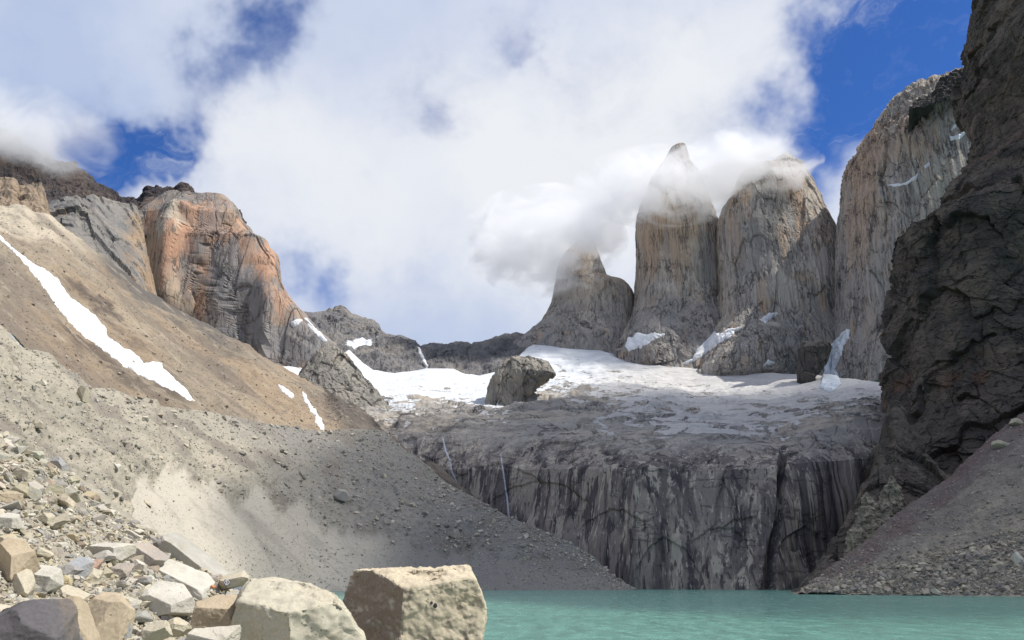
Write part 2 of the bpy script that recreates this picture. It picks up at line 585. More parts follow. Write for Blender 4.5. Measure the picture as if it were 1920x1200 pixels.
m_greycliff = rock_mat('grey_cliff', [(0.3, (0.14, 0.14, 0.14)), (0.5, (0.21, 0.20, 0.185)), (0.7, (0.27, 0.24, 0.20))], 0.012,
                       [((0.05, 0.05, 0.012), 0.52, 0.68, 0.5, (0.11, 0.105, 0.10)), ((0.03, 0.03, 0.01), 0.6, 0.74, 0.5, (0.32, 0.21, 0.12))], cracks=0.6, bump=0.9, bump_scale=0.08, bump_dist=4.0, rot=(0, R(28), 0),
                       tints=[('warm', (0.36, 0.25, 0.15), 0.8)])
m_ridge = rock_mat('ridge_rock', [(0.3, (0.115, 0.115, 0.122)), (0.5, (0.175, 0.168, 0.165)), (0.7, (0.24, 0.215, 0.185))], 0.007,
                   [((0.03, 0.03, 0.012), 0.54, 0.68, 0.5, (0.09, 0.09, 0.095))], cracks=0.7, bump=1.0, bump_scale=0.05, bump_dist=6.0,
                   snow=((0.012, 0.012, 0.02), 0.9, (0.80, 0.82, 0.84), (0.6, 0.6, 0.6)))
m_darkmt = rock_mat('dark_mountain_rock', [(0.3, (0.045, 0.04, 0.045)), (0.5, (0.085, 0.07, 0.066)), (0.7, (0.15, 0.115, 0.09))], 0.01,
                    [((0.03, 0.03, 0.01), 0.54, 0.68, 0.4, (0.05, 0.05, 0.055))], cracks=0.5, bump=1.0, bump_scale=0.06, bump_dist=5.0,
                    snow=((0.02, 0.02, 0.03), 0.9, (0.75, 0.77, 0.8), (0.6, 0.6, 0.6)))
HW_STREAK = [((0.03, 0.03, 0.0022), 0.47, 0.535, 0.75, (0.095, 0.083, 0.083)), ((0.075, 0.075, 0.0022), 0.55, 0.60, 0.85, (0.43, 0.38, 0.31)), ((0.10, 0.10, 0.0022), 0.555, 0.60, 0.85, (0.058, 0.05, 0.056)),
             ((0.24, 0.24, 0.004), 0.57, 0.62, 0.75, (0.05, 0.044, 0.05)), ((0.33, 0.33, 0.004), 0.60, 0.65, 0.7, (0.50, 0.46, 0.40)), ((0.55, 0.55, 0.006), 0.60, 0.66, 0.5, (0.06, 0.052, 0.056))]
m_headwall = rock_mat('headwall_rock', [(0.3, (0.185, 0.162, 0.15)), (0.5, (0.275, 0.238, 0.205)), (0.7, (0.35, 0.295, 0.235))], 0.012, HW_STREAK, cracks=0.6, crack_scale=(0.010, 0.010, 0.03), cwarp=0.5,
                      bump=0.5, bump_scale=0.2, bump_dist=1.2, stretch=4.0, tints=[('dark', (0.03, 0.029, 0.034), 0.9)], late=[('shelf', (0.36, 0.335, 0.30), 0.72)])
m_bench = rock_mat('bench_rock', [(0.3, (0.23, 0.218, 0.205)), (0.48, (0.34, 0.315, 0.28)), (0.6, (0.39, 0.34, 0.28)), (0.75, (0.44, 0.41, 0.37))], 0.006,
                   [((0.008, 0.03, 0.06), 0.52, 0.62, 0.5, (0.10, 0.097, 0.1))], cracks=0.7, crack_scale=(0.012, 0.03, 0.03), bump=1.0, bump_scale=0.06, bump_dist=4.0,
                   snow=((0.020, 0.009, 0.05), 3.0, (0.60, 0.62, 0.64), (0.47, 0.452, 0.43)))
m_knob = rock_mat('knob_rock', [(0.3, (0.18, 0.17, 0.155)), (0.5, (0.27, 0.25, 0.215)), (0.7, (0.35, 0.31, 0.255))], 0.02,
                  [((0.08, 0.08, 0.01), 0.54, 0.66, 0.5, (0.08, 0.078, 0.08))], cracks=0.8, bump=1.0, bump_scale=0.1, bump_dist=3.0, tints=[('pale', (0.42, 0.37, 0.30), 0.85)])
m_darkknob = rock_mat('dark_knob_rock', [(0.3, (0.045, 0.042, 0.04)), (0.5, (0.075, 0.068, 0.062)), (0.7, (0.12, 0.105, 0.09))], 0.02,
                  [((0.08, 0.08, 0.01), 0.54, 0.66, 0.5, (0.05, 0.048, 0.05))], cracks=0.8, bump=1.0, bump_scale=0.1, bump_dist=3.0)
m_wall = rock_mat('dark_wall_rock', [(0.3, (0.045, 0.04, 0.037)), (0.48, (0.08, 0.069, 0.06)), (0.62, (0.12, 0.10, 0.082)), (0.75, (0.18, 0.148, 0.115))], 0.018,
                  [((0.06, 0.06, 0.02), 0.54, 0.68, 0.5, (0.03, 0.028, 0.028))], cracks=0.7, crack_scale=(0.02, 0.02, 0.03), bump=1.0, bump_scale=0.22, bump_dist=2.5,
                  layers=((0.012, 0.012, 0.10), 0.25, (0.15, 0.122, 0.098)), patches=[((0.02, 0.02, 0.03), (3, 3, 3), 0.5, 0.62, (0.185, 0.145, 0.11), 0.55)], tints=[('red', (0.15, 0.07, 0.04), 0.8), ('tan', (0.19, 0.165, 0.125), 0.8), ('green', (0.05, 0.055, 0.032), 0.6)])
m_slope = rock_mat('brown_talus', [(0.3, (0.185, 0.158, 0.122)), (0.48, (0.265, 0.218, 0.16)), (0.6, (0.315, 0.258, 0.185)), (0.75, (0.36, 0.305, 0.23))], 0.007,
                   [((0.003, 0.01, 0.03), 0.5, 0.62, 0.65, (0.165, 0.135, 0.11)), ((0.008, 0.02, 0.10), 0.54, 0.64, 0.5, (0.19, 0.16, 0.13)), ((0.02, 0.05, 0.28), 0.56, 0.66, 0.4, (0.40, 0.35, 0.27))], bump=0.9, bump_scale=0.4, bump_dist=1.5, rot=(0, R(-40), 0), speck=0.5, speck_scale=0.22, speck_col=(0.17, 0.15, 0.13),
                   tints=[('rust', (0.31, 0.22, 0.14), 0.5), ('dark', (0.10, 0.078, 0.064), 0.92), ('grey', (0.105, 0.098, 0.092), 0.9), ('pale', (0.50, 0.44, 0.34), 0.8)])
m_moraine = rock_mat('moraine_debris', [(0.3, (0.28, 0.255, 0.205)), (0.5, (0.37, 0.335, 0.265)), (0.7, (0.44, 0.39, 0.305))], 0.02,
                     [((0.006, 0.02, 0.06), 0.53, 0.66, 0.4, (0.23, 0.21, 0.175)), ((0.02, 0.06, 0.25), 0.56, 0.66, 0.35, (0.24, 0.22, 0.19))], bump=0.9, bump_scale=0.5, bump_dist=1.2, rot=(0, R(-36), 0), speck=0.55, speck_scale=0.42, speck_col=(0.46, 0.42, 0.34),
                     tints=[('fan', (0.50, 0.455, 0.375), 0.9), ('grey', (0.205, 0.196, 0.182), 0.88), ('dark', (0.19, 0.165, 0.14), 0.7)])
m_scree = rock_mat('scree_gravel', [(0.3, (0.16, 0.145, 0.125)), (0.5, (0.23, 0.205, 0.17)), (0.7, (0.30, 0.265, 0.21))], 0.03,
                   [((0.008, 0.03, 0.06), 0.5, 0.62, 0.55, (0.145, 0.13, 0.12)), ((0.02, 0.06, 0.2), 0.55, 0.65, 0.4, (0.16, 0.145, 0.13))], bump=0.9, bump_scale=0.6, bump_dist=1.0, rot=(0, R(40), 0), speck=0.6, speck_scale=0.55, speck_col=(0.40, 0.35, 0.27),
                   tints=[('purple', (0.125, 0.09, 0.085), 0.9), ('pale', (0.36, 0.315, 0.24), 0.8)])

# ---------------------------------------------------------------- lake
def build_lake():
    mat = bpy.data.materials.new('glacial_water')
    mat.use_nodes = True
    g = NT(mat.node_tree)
    b = mat.node_tree.nodes['Principled BSDF']
    pos = g.n('ShaderNodeNewGeometry').outputs['Position']
    n0 = g.noise(g.scaled(pos, (0.006, 0.012, 1)), 1.0, 4, 0.6)
    col = g.ramp(n0, [(0.3, (0.115, 0.27, 0.22)), (0.7, (0.15, 0.325, 0.27))])
    g.put(b.inputs['Base Color'], col)
    b.inputs['Roughness'].default_value = 0.12
    b.inputs['IOR'].default_value = 1.33
    gust = g.noise(g.scaled(pos, (0.30, 0.10, 1)), 1.0, 6, 0.68, 0.4)
    col = g.mix(0.35, col, g.ramp(gust, [(0.32, (0.37,) * 3), (0.5, (0.5,) * 3), (0.68, (0.62,) * 3)]), 'OVERLAY')  # lighter and darker ripple reflections painted into the water colour
    g.put(b.inputs['Base Color'], col)
    g.put(b.inputs['Roughness'], g.step(gust, 0.3, 0.7, 0.05, 0.3))
    w1 = g.noise(g.scaled(pos, (0.9, 1.5, 1)), 0.8, 5, 0.62, 0.3)
    w2 = g.noise(g.scaled(pos, (0.22, 0.4, 1)), 0.5, 4, 0.6, 0.3)
    h = g.m('MULTIPLY_ADD', w2, 1.6, w1)
    bp = g.n('ShaderNodeBump', {'Height': h, 'Strength': 1.0, 'Distance': 0.7})
    g.put(b.inputs['Normal'], bp.outputs[0])
    V = np.array([(-2500, -400, 0), (2500, -400, 0), (2500, 3000, 0), (-2500, 3000, 0)], float)
    me = mesh_np('lake', V, np.array([[0, 1, 2, 3]]), smooth=False)
    link('lake', me, mat, 'turquoise glacial lake with small ripples below the streaked cliff', 'lake', kind='structure')
build_lake()

# ---------------------------------------------------------------- landforms
crest = [(-80, 560, 500), (0, 607, 520), (40, 650, 540), (93, 663, 560), (110, 680, 570), (150, 703, 590), (173, 727, 600), (217, 730, 620), (233, 740, 630), (293, 750, 670), (300, 763, 675), (350, 767, 720),
         (400, 773, 760), (500, 793, 820), (600, 807, 870), (660, 805, 890), (717, 808, 890), (773, 850, 870), (840, 907, 840), (907, 943, 815), (957, 970, 795), (983, 980, 785), (1010, 990, 775), (1067, 1017, 765), (1117, 1047, 752), (1150, 1080, 738), (1187, 1102, 728), (1215, 1118, 720)]
foot = [(-80, 900, 240), (0, 930, 260), (240, 1010, 380), (400, 1080, 480), (520, 1105, 590), (580, 1110, 640), (900, 1112, 690), (1190, 1114, 705), (1215, 1122, 705)]
mid = [(-80, 760, 345), (0, 790, 360), (240, 880, 480), (400, 930, 600), (580, 965, 715), (700, 970, 755), (900, 1035, 745), (1050, 1065, 735), (1190, 1109, 718), (1215, 1120, 712)]

def moraine_disp(P, N, px, py):
    c = np.interp(px, [r[0] for r in crest], [r[1] for r in crest])
    f = sstep(py - c, 0, 130)
    lumps = fbm(P / 45, 5, 0.55) * 4.0 + fbm(P / 9 + 3, 4, 0.6) * 1.9 + fbm(P / 3 + 9, 2) * 0.5
    # gullies running down the upper, eroded half
    q = np.stack([(P[:, 0] * 0.75 - P[:, 1] * 0.2) / 14, P[:, 1] / 70, P[:, 2] / 70], -1)
    gul = ridged(q, 3) * 2.6
    up = 1 - fan_mask(P, px, py)
    return lumps * (0.25 + 0.75 * up) * np.clip(0.4 + f, 0, 1) + gul * up * 0.8 * f

def fan_mask(P, px, py):
    # pale fine debris low on the slope, with fingers reaching up
    top = np.interp(px, [0, 200, 240, 250, 285, 300, 335, 360, 400, 440, 480, 520, 560, 600, 640, 700, 800, 1000, 1200],
                    [1200, 1000, 985, 905, 900, 870, 865, 905, 900, 955, 905, 960, 925, 985, 985, 990, 1020, 1040, 1090])
    n = fbm(np.stack([px / 28, py / 90, px * 0], -1), 4) * 26
    return sstep(py - top + n, -8, 22)

def tri(px, py, pts):
    pass

sheet('moraine', [foot, mid, crest], -80, 1215, 2.0, [95, 105], m_moraine, moraine_disp,
      {'fan': lambda P, x, y: fan_mask(P, x, y) * (1 - 0.75 * sstep(x + (y - 900) * -0.75, 560, 720)), 'grey': lambda P, x, y: sstep(x - (y - 780) * 0.9 + fbm(P / 60, 3) * 60, 330, 560), 'dark': lambda P, x, y: sstep(fbm(P / 55 + 4, 4), 0.1, 0.5) * (1 - fan_mask(P, x, y))},  # grey deepens the cloud's shade, painted into the debris colour
      back=(40, -14), kind='structure', label='grey moraine slope of loose debris running down to the far lake shore', cat='slope')

up_bot = [(-80, 600, 560), (0, 632, 570), (93, 690, 610), (173, 745, 660), (233, 762, 690), (350, 790, 780), (500, 815, 880), (600, 830, 935), (717, 845, 955), (800, 890, 930), (900, 960, 900)]
up_top = [(-80, 350, 1120), (0, 383, 1130), (47, 387, 1130), (67, 400, 1130), (93, 407, 1130), (133, 440, 1140), (167, 467, 1150), (207, 500, 1170), (250, 530, 1190), (290, 553, 1200), (333, 580, 1210), (383, 610, 1220), (417, 627, 1225),
          (467, 650, 1230), (510, 683, 1230), (550, 707, 1220), (583, 723, 1210), (608, 735, 1200), (625, 742, 1160), (640, 748, 1130), (670, 768, 1090), (700, 792, 1050), (717, 806, 1020), (760, 838, 980), (800, 868, 950), (900, 940, 910)]
def slope_disp(P, N, px, py):
    q = np.stack([(P[:, 0] + P[:, 2]) / 60, P[:, 1] / 60, (P[:, 2] - P[:, 0]) / 260], -1)
    return fbm(P / 120, 5, 0.5) * 9 + fbm(P / 14 + 2, 4, 0.55) * 1.5 + ridged(q, 3) * 3
def up_top_y(x):
    return np.interp(x, [r[0] for r in up_top], [r[1] for r in up_top])
def band(P, x, y, xs, ys, w):
    c = np.interp(x, xs, ys)
    n = fbm(P / 45, 4, .6)
    return sstep(w - np.abs(y - c + n * 22), 0, w * 0.7) * sstep(x, xs[0] - 10, xs[0] + 50) * (1 - sstep(x, xs[-1] - 50, xs[-1] + 10)) * np.clip(0.75 + n, 0, 1)
sheet('hillside', [up_bot, up_top], -80, 900, 2.2, [210], m_slope, slope_disp,
      {'rust': lambda P, x, y: sstep(fbm(P / 160 + 7, 4), -0.1, 0.4),
       'dark': lambda P, x, y: np.clip(band(P, x, y, [90, 150, 200, 240, 285], [500, 545, 600, 640, 668], 26) + band(P, x, y, [90, 150, 200, 250, 300, 370], [595, 652, 692, 727, 750, 780], 24) * 0.9
                                          + band(P, x, y, [300, 400, 480], [590, 655, 700], 14) * .5 + sstep(x - (y - 745) * 0.6, 596, 630) * 0.8, 0, 1),  # last term paints cloud shade on the hump; the bands are brown talus
       'grey': lambda P, x, y: np.maximum(sstep(34 - (y - up_top_y(x)) + fbm(P / 60, 4) * 22, 0, 20) * sstep(x, 150, 220) * (1 - sstep(x, 400, 470)), sstep(x - 0.55 * (y - 720), 555, 620) * 0.5),
       'pale': lambda P, x, y: sstep(75 - (y - up_top_y(x)) + fbm(P / 50, 4) * 30, 0, 40) * (1 - sstep(x, 80, 210))},
      back=(60, -45), kind='structure', label='tan brown talus hillside above the moraine with a long snow gully', cat='hillside')

sc_foot = [(1485, 1118, 500), (1503, 1113, 498), (1920, 1120, 425), (2150, 1126, 400)]
sc_top = [(1485, 1114, 504), (1503, 1105, 505), (1595, 1036, 535), (1682, 960, 560), (1747, 917, 572), (1812, 863, 580), (1860, 820, 585), (1920, 776, 592), (2150, 600, 610)]
def sc_top_y(x):
    return np.interp(x, [r[0] for r in sc_top], [r[1] for r in sc_top])
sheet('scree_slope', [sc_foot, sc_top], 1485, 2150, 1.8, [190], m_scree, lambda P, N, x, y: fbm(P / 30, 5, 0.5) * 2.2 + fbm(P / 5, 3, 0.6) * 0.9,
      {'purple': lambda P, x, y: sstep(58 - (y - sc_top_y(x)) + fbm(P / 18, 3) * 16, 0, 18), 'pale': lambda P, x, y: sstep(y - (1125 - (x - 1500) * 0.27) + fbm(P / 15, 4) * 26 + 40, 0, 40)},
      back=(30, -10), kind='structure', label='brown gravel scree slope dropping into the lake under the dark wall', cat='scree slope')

# headwall and the rock bench above it
lip = [(540, 730, 1260), (620, 775, 1180), (700, 800, 1100), (740, 812, 1070), (850, 815, 1000), (1000, 820, 940), (1150, 820, 865), (1300, 828, 835), (1400, 836, 812), (1462, 842, 815), (1476, 838, 815), (1520, 808, 830), (1600, 785, 860), (1680, 762, 900), (1760, 750, 940)]
hw0 = [(540, 1122, 1080), (800, 1122, 950), (1000, 1122, 850), (1190, 1122, 770), (1440, 1122, 728), (1520, 1122, 745), (1760, 1122, 850)]
hw1 = [(540, 1010, 1110), (800, 1010, 965), (1000, 1010, 862), (1190, 1010, 778), (1440, 1010, 744), (1520, 1010, 760), (1760, 1000, 865)]
hw2 = [(540, 860, 1200), (740, 880, 1010), (900, 880, 930), (1000, 880, 885), (1190, 880, 795), (1440, 880, 760), (1520, 870, 775), (1600, 860, 805), (1760, 850, 885)]
def cleft_x(y):
    return np.interp(y, [820, 870, 950, 1000, 1103], [1474, 1466, 1457, 1450, 1438])
ARCS = [(1350, 985, 46, 22), (1395, 968, 40, 18), (1250, 1010, 60, 60), (1510, 990, 55, 35), (1150, 955, 60, 30), (1010, 900, 90, 40), (930, 870, 80, 30)]
def hw_disp(P, N, px, py):
    fl = np.stack([P[:, 0] / 30, P[:, 1] / 30, P[:, 2] / 240], -1)
    sl = np.stack([P[:, 0] / 13, P[:, 1] / 13, P[:, 2] / 45], -1) + 0.2 * np.stack([fbm(P / 14, 3)] * 3, -1)
    upper = sstep(915 - py, 0, 60)
    v1, e1 = joints(np.stack([P[:, 0] / 34, P[:, 1] / 40, P[:, 2] / 150], -1) + 0.12 * np.stack([fbm(P / 50, 3)] * 3, -1))
    d = fbm(P / 110, 3) * 5 + v1 * 2.4 - (1 - sstep(e1, 0, 0.06)) * 0.7 + fbm(fl, 3) * 1.0 + blocks(sl) * (0.3 + 0.25 * upper) + fbm(P / 5, 3, 0.6) * 0.15
    hor = np.stack([P[:, 0] / 60 + P[:, 2] / 60, P[:, 1] / 60, P[:, 2] / 9], -1) + 0.25 * np.stack([fbm(P / 20, 3)] * 3, -1)
    d += blocks(hor) * 1.3 * upper
    c = np.abs(px - cleft_x(py))
    d -= 15 * (1 - sstep(c, 2, 10)) * sstep(py, 838, 875)
    d += 7 * np.exp(-(c / 60) ** 2) * sstep(py, 880, 960) * (px > 1300)
    for (ax, ay, aw, ah) in ARCS:
        # an arched roof: the rock below it is set back
        u = (px - ax) / aw
        arch = ay + ah * u * u + fbm(np.stack([px / 22, py / 22, px * 0 + ax], -1), 3) * 6
        inside = (np.abs(u) < 1.3)
        d -= 2.2 * sstep(py - arch, 0, 4) * (1 - sstep(py - arch, 8, 120)) * inside * (1 - sstep(np.abs(u), 0.8, 1.3))
    return d
def arc_dark(P, x, y):
    m = np.zeros(len(x))
    return m
headwall = sheet('cliff', [hw0, hw1, hw2, lip], 540, 1760, 1.8, [62, 74, 34], m_headwall, hw_disp,
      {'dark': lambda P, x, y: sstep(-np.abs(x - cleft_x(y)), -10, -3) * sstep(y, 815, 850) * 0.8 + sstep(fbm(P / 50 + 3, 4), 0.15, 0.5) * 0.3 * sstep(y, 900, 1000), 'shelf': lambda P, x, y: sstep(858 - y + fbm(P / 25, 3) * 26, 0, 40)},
      back=(70, -4), flat=True, label='grey headwall cliff with dark water stains rising straight from the lake', cat='cliff')

gl_top = [(440, 680, 1400), (500, 684, 1480), (560, 690, 1600), (600, 690, 1750), (655, 655, 2050), (680, 680, 2080), (700, 695, 2080), (740, 700, 2080), (800, 691, 2100), (850, 691, 2120), (870, 700, 2110), (900, 705, 2110), (940, 695, 2150), (990, 652, 2290), (1000, 647, 2300),
          (1030, 650, 2300), (1080, 655, 2290), (1124, 656, 2270), (1200, 676, 2220), (1300, 692, 2140), (1400, 698, 2040), (1480, 702, 1950), (1560, 706, 1800), (1640, 716, 1600), (1676, 718, 1520), (1760, 716, 1430)]
xs_ = [540, 620, 700, 850, 1000, 1200, 1330, 1440, 1540, 1640, 1760]
bn1 = list(zip(xs_, [722, 762, 782, 795, 800, 800, 805, 815, 785, 762, 738], [1300, 1230, 1150, 1070, 1010, 940, 920, 905, 910, 940, 990]))
bn2 = list(zip(xs_, [705, 735, 750, 758, 760, 760, 768, 770, 752, 742, 728], [1380, 1420, 1380, 1340, 1310, 1280, 1260, 1230, 1210, 1220, 1240]))
bn3 = [(440, 690, 1420), (540, 700, 1520), (600, 712, 1650), (700, 722, 1800), (850, 722, 1900), (940, 716, 1980), (1000, 702, 2050), (1130, 704, 2040), (1220, 718, 1960), (1300, 734, 1880), (1440, 738, 1760), (1560, 730, 1600), (1640, 730, 1450), (1760, 723, 1330)]
def bench_disp(P, N, px, py):
    e = 0.3 + 0.7 * sstep(py - np.interp(px, [r[0] for r in gl_top], [r[1] for r in gl_top]), 0, 30)
    l = 1 - sstep(py, 770, 835) * 0.6
    s = snow_amt(P, px, py)
    sl = np.stack([P[:, 0] / 70, P[:, 1] / 45, P[:, 2] / 30], -1) + 0.3 * np.stack([fbm(P / 60, 3)] * 3, -1)
    d = (fbm(P / 140, 5, 0.55) * 12 + (fbm(P * np.array([1 / 30, 1 / 30, 1 / 12]), 4, 0.6) * 5 + blocks(sl) * 9 + blocks(sl * 2.7) * 3.5) * (1 - 0.62 * sstep(s, 0.45, 0.9))) * e * l
    return np.stack([d * 0, -d * 0.15, d * 0.8], -1)
SNOWLINE = [(440, 702), (600, 706), (640, 737), (680, 740), (720, 752), (770, 757), (800, 747), (860, 748), (900, 772), (950, 772), (990, 742), (1060, 722), (1130, 737), (1200, 747), (1280, 772), (1370, 782), (1440, 784), (1500, 772), (1580, 752), (1680, 737), (1760, 730)]
def snow_amt(P, x, y):
    l = np.interp(x, [r[0] for r in SNOWLINE], [r[1] for r in SNOWLINE])
    a = 0.5 + (l - y) / 42.0
    a = np.where(y > l, np.maximum(a, 0.36 - (y - l) / 260.0), a)
    a += 0.34 * sstep(x, 1020, 1250) * (1 - sstep(x, 1480, 1560)) * (1 - sstep(y, 800, 838)) * (y > l)
    t_ = np.interp(x, [r[0] for r in gl_top], [r[1] for r in gl_top])
    return np.minimum(np.clip(a, -0.6, 0.98), 0.98 - 0.2 * sstep(y - t_, 12, 45)) * (1 - sstep(y, 818, 836)) - 0.4 * sstep(y, 815, 836)
sheet('glacier_bench', [[(x, y + 16, d + 16) for x, y, d in lip], bn1, bn2, bn3, gl_top], 440, 1760, 2.0, [44, 70, 60, 50], m_bench, bench_disp,
      {'snow': snow_amt, 'dirty': lambda P, x, y: np.clip(sstep(x + (y - 700) * 2.2, 1020, 1250) * 0.85 + sstep(y, 745, 790), 0, 1)},
      key='bench', back=(110, 10), kind='structure', label='bench of ice worn rock slabs carrying a dirty glacier and snow below the towers', cat='glacier')

def rock_disp(big, bs, flute, fs, fz, small, ss):
    """planes and joints of a rock face: tall slabs split by long cracks, each broken into smaller ones"""
    def f(P, N, px, py):
        w = np.stack([fbm(P / (fs * 2), 3)] * 3, -1)
        v1, e1 = joints(np.stack([P[:, 0] / (fs * 1.7), P[:, 1] / (fs * 1.7), P[:, 2] / (fz * 0.7)], -1) + 0.10 * w)
        v2, e2 = joints(np.stack([P[:, 0] / (fs * 0.45), P[:, 1] / (fs * 0.45), P[:, 2] / (fz * 0.45)], -1) + 0.10 * w)
        v3, e3 = joints(np.stack([P[:, 0] / ss, P[:, 1] / ss, P[:, 2] / (ss * 2.6)], -1) + 0.2 * w)
        d = fbm(P / bs, 3) * big * 0.4 + v1 * flute * 1.1 + v2 * flute * 0.4 + v3 * small * 0.4
        d -= (1 - sstep(e1, 0, 0.05)) * flute * 0.35 + (1 - sstep(e2, 0, 0.08)) * flute * 0.12 + (1 - sstep(e3, 0, 0.12)) * small * 0.12
        return d + fbm(P / (ss * 0.35), 2) * small * 0.12
    return f

# the three towers and the big peak on the right
T1 = [(430, 1099, 1105), (445, 1088, 1111), (457, 1078, 1115), (475, 1060, 1120), (495, 1047, 1126), (510, 1042, 1132), (526, 1040, 1141), (531, 1040, 1160), (536, 1039, 1174), (546, 1037, 1182), (559, 1034, 1188), (577, 1030, 1190), (607, 1016, 1192), (630, 985, 1195), (655, 955, 1200), (700, 930, 1210)]
T2 = [(272, 1266, 1284), (278, 1258, 1287), (307, 1240, 1293), (341, 1220, 1313), (360, 1212, 1318), (397, 1196, 1331), (431, 1194, 1347), (465, 1193, 1354), (551, 1192, 1360), (589, 1185, 1375), (634, 1162, 1400), (664, 1147, 1420), (700, 1138, 1440), (740, 1120, 1460)]
T3 = [(286, 1469, 1476), (294, 1460, 1483), (302, 1450, 1490), (310, 1436, 1497), (318, 1408, 1505), (327, 1391, 1511), (341, 1383, 1517), (356, 1376, 1524), (397, 1354, 1537), (427, 1348, 1550), (457, 1347, 1567), (487, 1349, 1582), (540, 1348, 1594), (607, 1343, 1602), (660, 1312, 1612), (745, 1295, 1630)]
T4 = [(138, 1814, 2020), (148, 1803, 2020), (165, 1775, 2020), (178, 1750, 2020), (190, 1722, 2020), (200, 1686, 2020), (207, 1672, 2020), (215, 1657, 2020), (246, 1642, 2020), (267, 1626, 2020), (289, 1613, 2020), (315, 1605, 2020), (367, 1597, 2020), (405, 1589, 2020), (491, 1587, 2020), (600, 1586, 2020), (680, 1577, 2030), (740, 1566, 2040)]
def warm_top(y0, y1):
    return lambda P, x, y: (1 - sstep(y, y0, y1)) * sstep(fbm(P / 90 + 2, 4) + 0.25, -0.1, 0.5)
column('rock_tower', T1, 2480, m_tower, rock_disp(10, 150, 5, 40, 300, 3, 22), {'warm': warm_top(430, 600), 'grey': lambda P, x, y: sstep(y, 560, 620)}, na=200, vstep=1.6, depth=0.8,
       label='short slanting granite spire with a hooked shoulder, leftmost of the three towers', cat='rock tower', group='granite towers above the glacier')
column('rock_tower', T2, 2400, m_tower, key='rock_tower2', disp=rock_disp(9, 160, 6, 34, 420, 3, 20), masks={'warm': lambda P, x, y: zones(P, [(1225, 440, 34, 70, .75), (1270, 470, 26, 70, .6), (1210, 510, 16, 40, .6), (1300, 420, 14, 50, .5), (1270, 300, 14, 30, .7)], 16, 18, 120), 'pale': lambda P, x, y: zones(P, [(1250, 500, 14, 60, .5), (1300, 540, 20, 40, .3)], 16, 18, 120), 'grey': lambda P, x, y: zones(P, [(1330, 520, 22, 90, .9), (1260, 620, 130, 70, .8), (1210, 560, 20, 40, .5)])}, na=260, vstep=1.6, depth=0.9, sup=2.6,  # right-hand grey zone paints the shadow of the neighbouring tower
       label='tallest granite tower with its pointed tip wrapped in cloud', cat='rock tower', group='granite towers above the glacier')
column('rock_tower', T3, 2260, m_tower, key='rock_tower3', disp=rock_disp(10, 170, 7, 34, 420, 3, 20), masks={'warm': lambda P, x, y: zones(P, [(1500, 400, 12, 60, .9), (1490, 345, 14, 30, .7), (1400, 380, 10, 40, .4), (1540, 440, 22, 34, .7), (1380, 450, 14, 60, .35), (1440, 600, 30, 24, .35)], 12, 16, 120), 'pale': lambda P, x, y: zones(P, [(1520, 400, 16, 60, .7), (1540, 490, 40, 44, .75), (1480, 530, 44, 40, .5), (1420, 560, 40, 30, .3)], 18, 22, 90),  # pale zones at lower right paint sunlight into the rock colour
       'grey': lambda P, x, y: zones(P, [(1420, 350, 40, 40, .5), (1390, 520, 30, 60, .4), (1540, 600, 60, 50, .6)])}, na=300, vstep=1.6, depth=0.8, sup=2.6,
       label='broad granite tower with a rounded top and a sunlit right edge', cat='rock tower', group='granite towers above the glacier')
T2B = [(628, 1168, 1200), (645, 1158, 1250), (664, 1149, 1300), (690, 1147, 1310), (702, 1152, 1290), (712, 1166, 1262), (724, 1180, 1250), (745, 1190, 1240)]
column('buttress', T2B, 2250, m_tower, rock_disp(10, 90, 8, 26, 160, 3, 16), {'grey': lambda P, x, y: np.full(len(x), .8)}, na=180, vstep=1.6, depth=0.7, sup=2.2, key='buttress2', parent=bpy.data.objects['rock_tower.001'])
T3B = [(596, 1405, 1440), (620, 1372, 1480), (645, 1345, 1500), (672, 1322, 1503), (692, 1310, 1500), (712, 1306, 1486), (728, 1310, 1440), (750, 1318, 1400)]
column('buttress', T3B, 2110, m_tower, rock_disp(10, 90, 8, 26, 160, 3, 16), {'pale': lambda P, x, y: sstep(fbm(P / 60, 3), .0, .3) * .6, 'grey': lambda P, x, y: sstep(fbm(P / 50 + 5, 3), .0, .3) * .6}, na=200, vstep=1.6, depth=0.8, sup=2.2, key='buttress', parent=bpy.data.objects['rock_tower.002'])
def t4_disp(P, N, px, py):
    base = rock_disp(10, 160, 8, 30, 260, 3, 16)(P, N, px, py)
    jag = ridged(np.stack([P[:, 0] / 22, P[:, 1] / 22, P[:, 2] / 90], -1), 3) * 9 * (1 - sstep(py, 240, 420))
    return base + jag
column('rock_peak', T4, 1980, m_tower, t4_disp, {'warm': lambda P, x, y: zones(P, [(1620, 300, 40, 110, .8), (1610, 430, 26, 90, .7), (1690, 260, 70, 50, .55), (1650, 420, 30, 60, .4)], 22, 24, 120), 'pale': lambda P, x, y: sstep(fbm(P / 30, 3), 0.1, 0.4) * (1 - sstep(y, 230, 330)) * 0.7, 'grey': lambda P, x, y: sstep(y, 420, 560) * 0.8}, na=420, vstep=1.7, depth=0.75, sup=2.8,
       label='massive granite peak with a serrated crest behind the dark right wall', cat='peak')
cap_top = [(1706, 204, 1745), (1712, 200, 1745), (1718, 190, 1745), (1735, 184, 1740), (1750, 179, 1735), (1757, 160, 1735), (1763, 148, 1730), (1775, 145, 1730), (1787, 133, 1725), (1795, 134, 1725), (1803, 132, 1725), (1809, 138, 1725), (1812, 121, 1720), (1830, 118, 1715), (1900, 90, 1705)]
cap_bot = [(1706, 207, 1731), (1754, 198, 1720), (1790, 176, 1711), (1815, 150, 1705), (1900, 110, 1695)]
